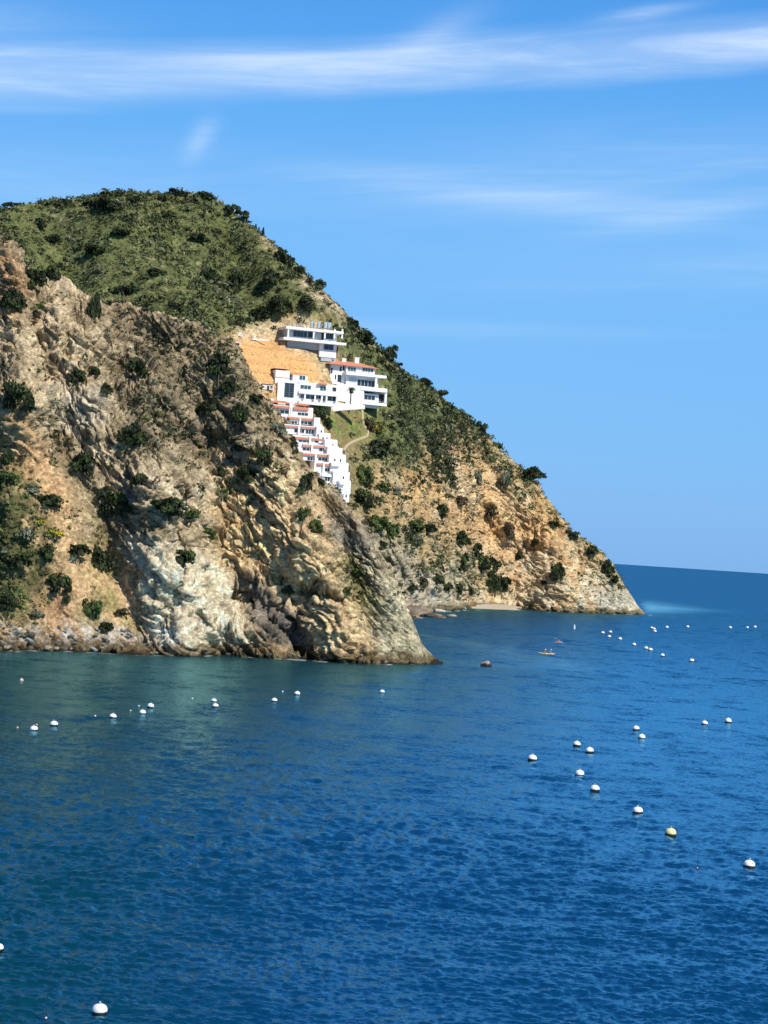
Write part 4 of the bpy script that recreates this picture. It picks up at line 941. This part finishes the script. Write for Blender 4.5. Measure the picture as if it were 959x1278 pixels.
    sb2 = N(m, 'ShaderNodeVectorMath', operation='SUBTRACT'); L.new(n2.outputs['Color'], sb2.inputs[0]); sb2.inputs[1].default_value = (.5, .5, .5)
    ml2 = N(m, 'ShaderNodeVectorMath', operation='MULTIPLY'); L.new(sb2.outputs[0], ml2.inputs[0]); ml2.inputs[1].default_value = (.5, .75, 0)
    s2_ = N(m, 'ShaderNodeVectorMath', operation='SCALE'); L.new(ml2.outputs[0], s2_.inputs[0]); L.new(ri.outputs[0], s2_.inputs['Scale'])
    ad2 = N(m, 'ShaderNodeVectorMath', operation='ADD'); L.new(sc.outputs[0], ad2.inputs[0]); L.new(s2_.outputs[0], ad2.inputs[1])
    gm = N(m, 'ShaderNodeNewGeometry'); ad = N(m, 'ShaderNodeVectorMath', operation='ADD'); L.new(ad2.outputs[0], ad.inputs[0]); L.new(gm.outputs['Normal'], ad.inputs[1])
    nm = N(m, 'ShaderNodeVectorMath', operation='NORMALIZE'); L.new(ad.outputs[0], nm.inputs[0]); L.new(nm.outputs[0], gl.inputs['Normal']); L.new(nm.outputs[0], fr.inputs['Normal'])
    o = link('sea', npmesh('sea', P, Fq, m, smooth=True, attrs=dict(slick=sl, shallow=shal, hill_refl=hill_refl, foam=foam, turq=tq, ripple=1.0+2.6*sstep(180, 900, d)))); tag(o, kind='structure')
SLICKS = [((512,790),(600,805),5,.95),((600,806),(700,832),9,.85),((560,828),(690,835),7,.8),((806,757),(850,760),16,1.0),((700,832),(860,850),4,.45),((800,768),(870,771),3,.8)]
RIP = 1.0
REFL = 1.0
SEA_DEEP = (.001,.036,.100,1); SEA_HILL_REFL = (.001,.036,.052,1); SEA_SHAL = (.006,.032,.03,1)
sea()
# ------------------------------------------------------------------ mooring buoys and craft
def lathe(name, prof, m, n=20):
    V = []; Fq = []
    for r, z in prof:
        for k in range(n): a = 2*math.pi*k/n; V.append((r*math.cos(a), r*math.sin(a), z))
    for i in range(len(prof)-1):
        for k in range(n): Fq.append((i*n+k, i*n+(k+1) % n, (i+1)*n+(k+1) % n, (i+1)*n+k))
    return npmesh(name, V, Fq, m, smooth=True)
_dome = {k: lathe('float', [(.485, -.02), (.50, .05), (.49, .18), (.44, .34), (.34, .46), (.20, .535), (.09, .56), (.07, .565), (.0, .567)], M[k]) for k in ('buoy', 'buoyY')}
_band = lathe('waterline_band', [(.30, -.45), (.47, -.26), (.503, -.12), (.503, .055), (.492, .066)], M['band'])
_eye = lathe('mooring_eye', [(.06, .55), (.055, .68), (.075, .69), (.075, .73), (.0, .735)], M['steel'], 10)
def buoy(px, py, wpx, label, k='buoy', grp='mooring buoys on the bay'):
    P = on_sea(px, py+wpx*.30); D = np.linalg.norm(P-CAMP); s = wpx*D/F_PX
    e = empty('mooring_buoy', (P[0], P[1], .10*s+.02), random.uniform(0, 6), label, 'buoy', grp); e.scale = (s, s, s*.88)
    e.rotation_euler = (random.uniform(-.08, .08), random.uniform(-.08, .08), random.uniform(0, 6))
    link('float', _dome[k], e); link('waterline_band', _band, e); link('mooring_eye', _eye, e)
NB = [
 (124.5,1259,19,'nearest and largest white buoy at the bottom left'), (-2,1182,13,'white buoy cut by the left edge of the photo'),
 (935,1078,14.5,'big white buoy at the lower right, nearest on that side'), (837,1038,14,'yellowed buoy, the only one that is not white'),
 (796,1011,13,'white buoy just up left of the yellowed one'), (742.5,983.5,12,'lower of the two white buoys in line left of the yellowed one'),
 (723.5,964.5,11.5,'upper of the two white buoys in line left of the yellowed one'), (664.5,945.5,11.5,'leftmost white buoy of the right hand field'),
 (736,936,10.5,'right and lower buoy of the pair above the middle of the right field'), (720,928,9.5,'left and upper buoy of the pair above the middle of the right field'),
 (801,919,9,'lower white buoy of the pair in the upper right field'), (794,908.5,8.5,'upper white buoy of the pair in the upper right field'),
 (909,899,8.5,'rightmost white buoy level with the pair in the upper right field'), (879.5,902,8,'white buoy just left of the rightmost one in the upper right field'),
 (42.5,909,10,'leftmost large white buoy of the row before the cliff'), (67.5,903,10,'second large white buoy from the left before the cliff'),
 (141,893.5,9,'third large white buoy from the left before the cliff'), (178,888.5,8.5,'lower buoy of the left pair before the grey cliff face'),
 (188,880.5,8.5,'upper buoy of the left pair before the grey cliff face'), (267,874,7,'upper buoy of the touching pair before the tan buttress'),
 (269,880.5,8,'lower buoy of the touching pair before the tan buttress'), (342.5,873.5,7.5,'lower left buoy of the two before the dark fissures'),
 (371,865,7.5,'upper right buoy of the two before the dark fissures'), (477,863,6.5,'single white buoy before the nose of the near cliff'),
 (863.5,824,6,'white far buoy lowest and right of the distant line'), (827,817.5,5.5,'far buoy second from the low end of the distant line'),
 (812,810.5,5.5,'right buoy of the close pair in the distant line'), (806.5,808.5,5.5,'left buoy of the close pair in the distant line'),
 (791.5,804,5,'far buoy in the middle of the distant line'), (774,797,5,'far buoy above the middle of the distant line'),
 (760.5,794.2,4.6,'lower buoy of the distant triangle before the point'), (762,788.5,4.4,'right buoy of the distant triangle before the point'),
 (752.5,789.5,4.6,'left buoy of the distant triangle before the point'), (817.5,787.5,4.6,'lower buoy of the distant cluster right of the point'),
 (816.5,784.6,4,'right upper buoy of the distant cluster right of the point'), (813.5,783.4,4,'left upper buoy of the distant cluster right of the point'),
 (832.5,782.5,4.2,'distant buoy right of the cluster off the point'), (858.5,782,4.2,'distant lone buoy out to the right of the cluster'),
 (911.5,783,4.2,'distant buoy left of the last two at the far right'), (933,783,3.8,'distant buoy second from the far right edge'), (942.5,782.3,4.2,'distant buoy nearest the far right edge'),
]
for q in NB: buoy(q[0], q[1], q[2], q[3], 'buoyY' if 'only one' in q[3] else 'buoy')
# small pick-up floats
_sf = {k: lathe('float', [(.0, -.5), (.3, -.4), (.48, -.12), (.5, .1), (.38, .36), (.15, .5), (.1, .56), (0, .57)], M[k], 12) for k in ('buoy', 'buoyP')}
_rg = lathe('cap', [(.12, .5), (.12, .62), (0, .64)], M['band'], 8)
for px, py, wpx, k, lb in ((27, 848.5, 5, 'buoyP', 'small pinkish float alone at the upper left of the bay'), (22, 908, 2.6, 'buoyP', 'tiny pink float left of the leftmost large buoy'),
    (46, 904.5, 2.4, 'buoyP', 'tiny float touching the leftmost large buoy'), (119, 893.5, 2.2, 'buoy', 'tiny pale float left of the third large buoy'),
    (163, 887, 2.4, 'buoyP', 'tiny reddish float left of the pair before the grey face'), (173.5, 881, 2, 'buoy', 'tiny float over the pair before the grey face'),
    (240.5, 871.5, 2, 'buoy', 'tiny pale float left of the touching pair'), (353, 863, 2, 'buoy', 'tiny pale float between the two buoys before the fissures')):
    P = on_sea(px, py+wpx*.2); s = wpx*np.linalg.norm(P-CAMP)/F_PX
    e = empty('pickup_float', (P[0], P[1], .04), 0, lb, 'float', 'small pick-up floats'); e.scale = (s, s, s); link('float', _sf[k], e); link('cap', _rg, e)
# thin mooring wands
for px, py, hpx, lb in ((57.5, 1272, 66, 'thin dark mooring wand left of the nearest buoy'), (870.5, 1084, 24, 'thin dark mooring wand left of the lower right buoy')):
    P = on_sea(px, py); s = np.linalg.norm(P-CAMP)/F_PX; e = empty('mooring_wand', P, 0, lb, 'pole', 'mooring wands')
    link('pole', tube_mesh('pole', [(0, 0, -.5), (0, 0, hpx*s*.5), (.05, 0, hpx*s)], [.013, .011, .008], M['band'], 6), e)
    o = link('weight', _sf['buoyP'], e); o.scale = (.12, .12, .12); o.location = (0, 0, .05)
# white marker
P = on_sea(717, 785.3); e = empty('marker_float', (P[0], P[1], 0), 0, 'upright white marker between the kayaks and the point', 'marker'); e.scale = (.62, .62, .72)
link('float', lathe('float', [(.35, -.4), (.5, 0), (.46, .6), (.3, 1.5), (.12, 2.1), (0, 2.15)], M['buoy'], 14), e); link('waterline_band', lathe('waterline_band', [(.48, -.3), (.515, -.1), (.515, .12), (.5, .13)], M['band'], 14), e)
# ---- kayaks and paddlers
def hull(name, L_, W_, m):
    V = []; Fq = []; n = 15
    for i in range(n):
        s = -1+2*i/(n-1); w_ = W_/2*(1-abs(s)**2.4)+.015; rise = .16*abs(s)**3
        for a in np.linspace(0, math.pi*2, 11)[:-1]:
            zz = math.sin(a); V.append((s*L_/2, math.cos(a)*w_, rise+(.10 if zz > 0 else .20)*zz*(1-.5*abs(s)**3)+.12))
    for i in range(n-1):
        for k in range(10): Fq.append((i*10+k, i*10+(k+1) % 10, (i+1)*10+(k+1) % 10, (i+1)*10+k))
    return npmesh(name, V, Fq, m, smooth=True)
def skin_body(name, joints, edges, rad, m, parent):
    me = bpy.data.meshes.new(name); me.from_pydata(joints, edges, []); o = link(name, me, parent)
    md = o.modifiers.new('skin', 'SKIN'); md.use_smooth_shade = True
    for i, v_ in enumerate(me.skin_vertices[0].data): v_.radius = (rad[i], rad[i]); v_.use_root = (i == 0)
    s_ = o.modifiers.new('sub', 'SUBSURF'); s_.levels = s_.render_levels = 2; me.materials.append(M[m]); return o
def paddler(e_loc, rz, label, shirt):
    p = empty('person', e_loc, rz, label, 'person', None)
    # pelvis, chest, neck, head, top | shoulder elbow wrist hand x2 | hip knee ankle toe x2
    J = [(0,0,.10), (-.03,0,.35), (-.02,0,.55), (0,0,.63), (.02,0,.74), (.02,0,.86)]; E = [(0,1),(1,2),(2,3),(3,4),(4,5)]; r = [.14,.135,.13,.055,.095,.075]
    for sd in (-1, 1):
        b_ = len(J); lift = .10*sd; J += [(0,.19*sd,.53), (.14,.29*sd,.34+lift*.5), (.34,.25*sd,.42+lift), (.41,.22*sd,.44+lift)]; E += [(2,b_),(b_,b_+1),(b_+1,b_+2),(b_+2,b_+3)]; r += [.065,.048,.034,.035]
        b_ = len(J); J += [(.12,.11*sd,.10), (.46,.17*sd,.27), (.80,.12*sd,.10), (.92,.12*sd,.16)]; E += [(0,b_),(b_,b_+1),(b_+1,b_+2),(b_+2,b_+3)]; r += [.095,.068,.045,.035]
    skin_body('body', J, E, r, 'skin', p)
    skin_body('vest', [(-.005,0,.14),(-.03,0,.36),(-.02,0,.54),(-.02,.14,.545),(-.02,-.14,.545)], [(0,1),(1,2),(2,3),(2,4)], [.155,.155,.145,.09,.09], shirt, p)
    skin_body('hair', [(-.01,0,.80),(-.02,0,.87),(-.06,0,.76)], [(0,1),(0,2)], [.09,.075,.06], 'hair', p)
    return p
def kayak(px, py, L_, m, rz, label):
    P = on_sea(px, py); e = empty('kayak', (P[0], P[1], -.02), rz, label, 'kayak', 'kayaks near the lone rock')
    link('hull', hull('hull', L_, .8, M[m]), e)
    mb = MB(); mb.box(-.55, -.45, -.25, .25, .18, .46); mb.build('seat', 'dark', e)
    c_ = link('cockpit', lathe('cockpit', [(.0, .222), (.33, .224), (.35, .25), (.31, .25)], M['dark'], 16), e); c_.scale = (1.6, .8, 1)
    return P, e
for px, py, L_, m, rz, lk, who in ((682.5, 816.2, 3.9, 'kayakY', .05, 'yellow kayak lying side-on, the nearer of the two', [(-.55, 'person in a dark vest sitting at the back of the yellow kayak', 'cloth'), (.75, 'person in a pale shirt sitting at the front of the yellow kayak', 'cloth2')]),
                              (697, 801.8, 3.4, 'kayakR', .95, 'coral red kayak seen nearly end-on, the farther of the two', [(-.1, 'person in a pale shirt paddling the coral red kayak', 'cloth2')])):
    P, e = kayak(px, py, L_, m, rz, lk)
    for dx, lb, sh in who:
        paddler((P[0]+dx*math.cos(rz), P[1]+dx*math.sin(rz), .10), rz, lb, sh)
        pe = empty('paddle', (P[0]+(dx+.42)*math.cos(rz), P[1]+(dx+.42)*math.sin(rz), .54), rz, 'double-bladed paddle held by the '+lb.split(' sitting')[0].split(' paddling')[0]+(' at the back' if 'back' in lb else ' at the front' if 'front' in lb else ' on the red kayak'), 'paddle', 'paddles')
        pe.rotation_euler = (.42, 0, rz)
        link('shaft', tube_mesh('shaft', [(0,-1.0,0),(0,0,0),(0,1.0,0)], [.016]*3, M['band'], 6), pe)
        for sd in (-1, 1): bl = MB(); bl.prism([(-.09, -.02), (.09, -.02), (.09, .02), (-.09, .02)], sd*.98 if sd > 0 else -1.36, 1.36 if sd > 0 else -.98); bl.build('blade', 'white', pe)
# ---- rocks in the water and boulders along the shore
def rock_mesh(seed, m='rock', col=(.30,.26,.2), cap=None):
    rng = np.random.default_rng(seed); bm_ = __import__('bmesh').new(); __import__('bmesh').ops.create_icosphere(bm_, subdivisions=4, radius=1)
    V = np.array([v_.co[:] for v_ in bm_.verts]); Fq = np.array([[v_.index for v_ in f.verts] for f in bm_.faces]); bm_.free()
    for _ in range(11):
        n_ = rng.normal(size=3); n_ /= np.linalg.norm(n_); c_ = rng.uniform(.45, .85); dd = V@n_; V = V-np.maximum(dd-c_, 0)[:, None]*n_*.93
    V = V*(1+.10*fbm(V*2.2+seed, 4, .6))[:, None]
    cc = np.array(col)*(1+.35*fbm(V*3+seed*3, 3))[:, None]
    if cap is not None: cc = mix(cc, np.array(cap), sstep(.30, .5, V[:, 2]+.2*fbm(V*3, 2)))
    return npmesh('rock', V, Fq, M[m], np.clip(cc, .01, .9))
def rock(px, py, rx, rz_, me, label, grp=None, z=0.0, P=None):
    P = on_sea(px, py) if P is None else P; s = np.linalg.norm(P-CAMP)/F_PX
    o = link('rock', me); o.location = (P[0], P[1], P[2]+z*s*rz_); o.rotation_euler = (0, 0, 0); o.scale = (rx*s, rx*s*.8, rz_*s); return tag(o, label, 'rock', grp)
rock(606, 831.5, 9.5, 9.5, rock_mesh(4, col=(.045,.034,.026), cap=(.5,.46,.4)), 'lone dark rock with pale top in the water off the near cliff')
rock(565, 770, 8, 4, rock_mesh(2, col=(.16,.13,.09), cap=(.5,.45,.37)), 'low dark rock with a pale cap off the end of the ledge')
for k, (x, y, a, b_, lb) in enumerate([(540, 770, 16, 5, 'flat brown rock in the middle of the low ledge'), (551, 771, 9, 3, 'flat brown rock near the outer end of the low ledge'), (520, 768, 26, 13, 'long broken rock ledge joining the cove shore to the near cliff'), (519, 771, 12, 5, 'reddish rock at the inner end of the low ledge'),
     (549, 763, 10, 4, 'pale rounded rock lying on the ledge'), (585, 771, 5, 1, 'small awash rock beyond the low capped rock'), (560, 753, 12, 7, 'grey rock mass beside the left end of the beach')]):
    rock(x, y, a, b_, rock_mesh(10+k, col=[(.2,.14,.09), (.18,.13,.09), (.22,.18,.13), (.28,.19,.13), (.5,.46,.39), (.12,.1,.07), (.38,.37,.34)][k]), lb)
rs = [rock_mesh(30+k, col=c_) for k, c_ in enumerate([(.46,.45,.41), (.36,.35,.32), (.24,.235,.22), (.42,.37,.29), (.15,.14,.125)])]
rng_ = np.random.default_rng(5)
for k in range(70):
    x = rng_.uniform(-5, 190) if k < 48 else rng_.uniform(190, 540); i = hit(FRONT, x, rng_.uniform(783, 811) if k < 48 else 816+(x-190)*.033-rng_.uniform(0, 7), 6)
    if i is None: continue
    r_k = rng_.uniform(2.2, 6.5) if k < 48 else rng_.uniform(2, 4); big = k < 48
    rock(0, 0, r_k, r_k*.6, rs[k % 5], ('angular grey boulder in the jumble along the waterline under the left slope' if big else 'small boulder at the waterline under the near cliff face'), 'boulders along the foot of the left slope' if big else 'boulders along the foot of the cliff face', P=FRONT.P[i])
rock(0, 0, 8, 8, rock_mesh(60, col=(.50,.38,.2)), 'rounded yellow boulder on the shore beside the whitish face', P=FRONT.P[hit(FRONT, 163, 788)])
rock(0, 0, 6, 8, rock_mesh(61, col=(.40,.33,.22)), 'tan boulder right beside the yellow one on the shore', P=FRONT.P[hit(FRONT, 173, 795)])
# ------------------------------------------------------------------ light, sky, camera
SUN_DIR = Vector((0.66, -0.62, 0.92)).normalized()
sun = bpy.data.lights.new('sun', 'SUN'); so = bpy.data.objects.new('sun', sun); COL.objects.link(so)
sun.energy = 5.0; sun.angle = R(.5); sun.color = (1, .95, .86)
so.rotation_euler = SUN_DIR.to_track_quat('Z', 'Y').to_euler(); so.location = (0, 0, 300)
w = bpy.data.worlds.new('World'); SC.world = w; w.use_nodes = True
nt = w.node_tree; L = nt.links; bg = nt.nodes['Background']
sky = nt.nodes.new('ShaderNodeTexSky'); sky.sky_type = 'NISHITA'; sky.sun_disc = False
sky.sun_elevation = math.asin(SUN_DIR.z); sky.sun_rotation = math.atan2(SUN_DIR.x, SUN_DIR.y)
sky.air_density = 1.0; sky.dust_density = .3; sky.ozone_density = 3.0; sky.altitude = 0
def wn(t, **k):
    n = nt.nodes.new(t)
    for a, v in k.items(): setattr(n, a, v)
    return n
def mth(op, a, b=None, c=None):
    n = wn('ShaderNodeMath', operation=op)
    for i, v in enumerate((a, b, c)):
        if v is None: continue
        if hasattr(v, 'type'): L.new(v, n.inputs[i])
        else: n.inputs[i].default_value = v
    return n.outputs[0]
tc = wn('ShaderNodeTexCoord'); sp = wn('ShaderNodeSeparateXYZ'); L.new(tc.outputs['Generated'], sp.inputs[0])
X, Y, Z = sp.outputs
az = mth('ARCTAN2', X, Y); el = mth('ARCSINE', Z)
# cirrus: wisps drawn out along the wind, laid out in azimuth and elevation
cv = wn('ShaderNodeCombineXYZ')
L.new(mth('ADD', mth('MULTIPLY', az, 5.0), mth('MULTIPLY', el, 9.0)), cv.inputs[0]); L.new(mth('ADD', mth('MULTIPLY', el, 60.0), mth('MULTIPLY', az, -6.0)), cv.inputs[1])
nz = wn('ShaderNodeTexNoise'); nz.inputs['Scale'].default_value = 1.0; nz.inputs['Detail'].default_value = 9; nz.inputs['Roughness'].default_value = .62; nz.inputs['Distortion'].default_value = .6
L.new(cv.outputs[0], nz.inputs['Vector'])
cv2 = wn('ShaderNodeCombineXYZ'); L.new(mth('MULTIPLY', az, 3.0), cv2.inputs[0]); L.new(mth('MULTIPLY', el, 12.0), cv2.inputs[1])
nz2 = wn('ShaderNodeTexNoise'); nz2.inputs['Scale'].default_value = 1.6; nz2.inputs['Detail'].default_value = 5; L.new(cv2.outputs[0], nz2.inputs['Vector'])
def az_at(px, py): return azr(px, py)
def el_at(px, py): return float(np.arctan(azel(float(px), float(py))[1]))
def band(p0, p1, half0, half1, amp, lo=-9, hi=9):
    a0, e0, a1, e1 = az_at(*p0), el_at(*p0), az_at(*p1), el_at(*p1)
    k = (e1-e0)/(a1-a0)
    c = mth('ADD', mth('MULTIPLY', az, k), e0-k*a0)
    c = mth('ADD', c, mth('MULTIPLY', mth('SUBTRACT', nz2.outputs[0], .5), .012))
    h = mth('ADD', mth('MULTIPLY', az, (half1-half0)/F_PX/(a1-a0)), half0/F_PX-(half1-half0)/F_PX/(a1-a0)*a0)
    d = mth('DIVIDE', mth('SUBTRACT', el, c), h)
    up = mth('SUBTRACT', 1.0, mth('ABSOLUTE', d)); up = wn_smooth(up, 0, .9)
    return mth('MULTIPLY', up, amp)
def wn_smooth(v, a, b):
    n = wn('ShaderNodeMapRange', interpolation_type='SMOOTHSTEP'); n.inputs['From Min'].default_value = a; n.inputs['From Max'].default_value = b; L.new(v, n.inputs['Value']); return n.outputs[0]
def blob(p, rx, ry, amp, tilt=0.0):
    a, e = az_at(*p), el_at(*p)
    u = mth('SUBTRACT', az, a); v = mth('SUBTRACT', el, e)
    u2 = mth('ADD', mth('MULTIPLY', u, math.cos(tilt)), mth('MULTIPLY', v, math.sin(tilt))); v2 = mth('SUBTRACT', mth('MULTIPLY', v, math.cos(tilt)), mth('MULTIPLY', u, math.sin(tilt)))
    q = mth('ADD', mth('POWER', mth('DIVIDE', u2, rx/F_PX), 2.0), mth('POWER', mth('DIVIDE', v2, ry/F_PX), 2.0))
    return mth('MULTIPLY', mth('EXPONENT', mth('MULTIPLY', q, -1.0)), amp)
cov = band((0, 96), (959, 50), 50, 44, .60)
for b_ in (blob((0, 35), 120, 40, .18), blob((250, 175), 14, 30, .22, -.5), blob((540, 45), 60, 18, .2, .5), blob((800, 18), 60, 8, .3, .2),
           blob((600, 238), 260, 20, .2, -.06), blob((60, 225), 240, 34, .16), blob((880, 260), 170, 16, .14, .25), blob((760, 215), 300, 46, .22, .12), blob((860, 330), 300, 40, .14, .05), blob((560, 410), 260, 10, .10, .03)):
    cov = mth('ADD', cov, b_)
wisp = mth('ADD', mth('MULTIPLY', wn_smooth(nz.outputs[0], .34, .70), .75), .36)
cov = mth('MINIMUM', mth('MULTIPLY', cov, wisp), .85)
grad = wn('ShaderNodeValToRGB'); cr = grad.color_ramp; cr.interpolation = 'B_SPLINE'
stops = [(.0, (.11,.38,.83)), (.03, (.13,.43,.90)), (.09, (.15,.47,.93)), (.135, (.085,.39,.90)), (.18, (.04,.28,.80)), (.26, (.018,.14,.48)), (.45, (.010,.075,.29)), (1.0, (.008,.045,.20))]
cr.elements[0].position = 0; cr.elements[0].color = (*stops[0][1], 1); cr.elements[1].position = 1; cr.elements[1].color = (*stops[-1][1], 1)
for p_, c_ in stops[1:-1]: e_ = cr.elements.new(p_); e_.color = (*c_, 1)
L.new(mth('MULTIPLY', el, 1/1.5), grad.inputs[0])
gs = wn('ShaderNodeVectorMath', operation='SCALE'); L.new(grad.outputs[0], gs.inputs[0]); gs.inputs['Scale'].default_value = 7.6
blend = wn('ShaderNodeMix', data_type='RGBA'); blend.inputs[0].default_value = .85; L.new(sky.outputs[0], blend.inputs[6]); L.new(gs.outputs[0], blend.inputs[7])
mx = wn('ShaderNodeMix', data_type='RGBA'); L.new(cov, mx.inputs[0]); L.new(blend.outputs[2], mx.inputs[6]); mx.inputs[7].default_value = (6.6, 7.4, 8.4, 1)
L.new(mx.outputs[2], bg.inputs[0]); bg.inputs[1].default_value = .125
cam = bpy.data.cameras.new('camera'); co = bpy.data.objects.new('camera', cam); COL.objects.link(co)
cam.sensor_fit = 'VERTICAL'; cam.sensor_height = 36; cam.sensor_width = 27; cam.lens = 36*F_PX/H_PX
cam.clip_start = .5; cam.clip_end = 200000
mw = Matrix(((_r[0], _u[0], -_f[0], 0), (_r[1], _u[1], -_f[1], 0), (_r[2], _u[2], -_f[2], CAM_Z), (0, 0, 0, 1))); co.matrix_world = mw
SC.camera = co
SC.view_settings.view_transform = 'Standard'; SC.view_settings.look = 'None'; SC.view_settings.gamma = 1; SC.view_settings.exposure = 0.15
SC.cycles.max_bounces = 5; SC.cycles.diffuse_bounces = 2; SC.cycles.glossy_bounces = 2
SC.render.resolution_x = 768; SC.render.resolution_y = 1024
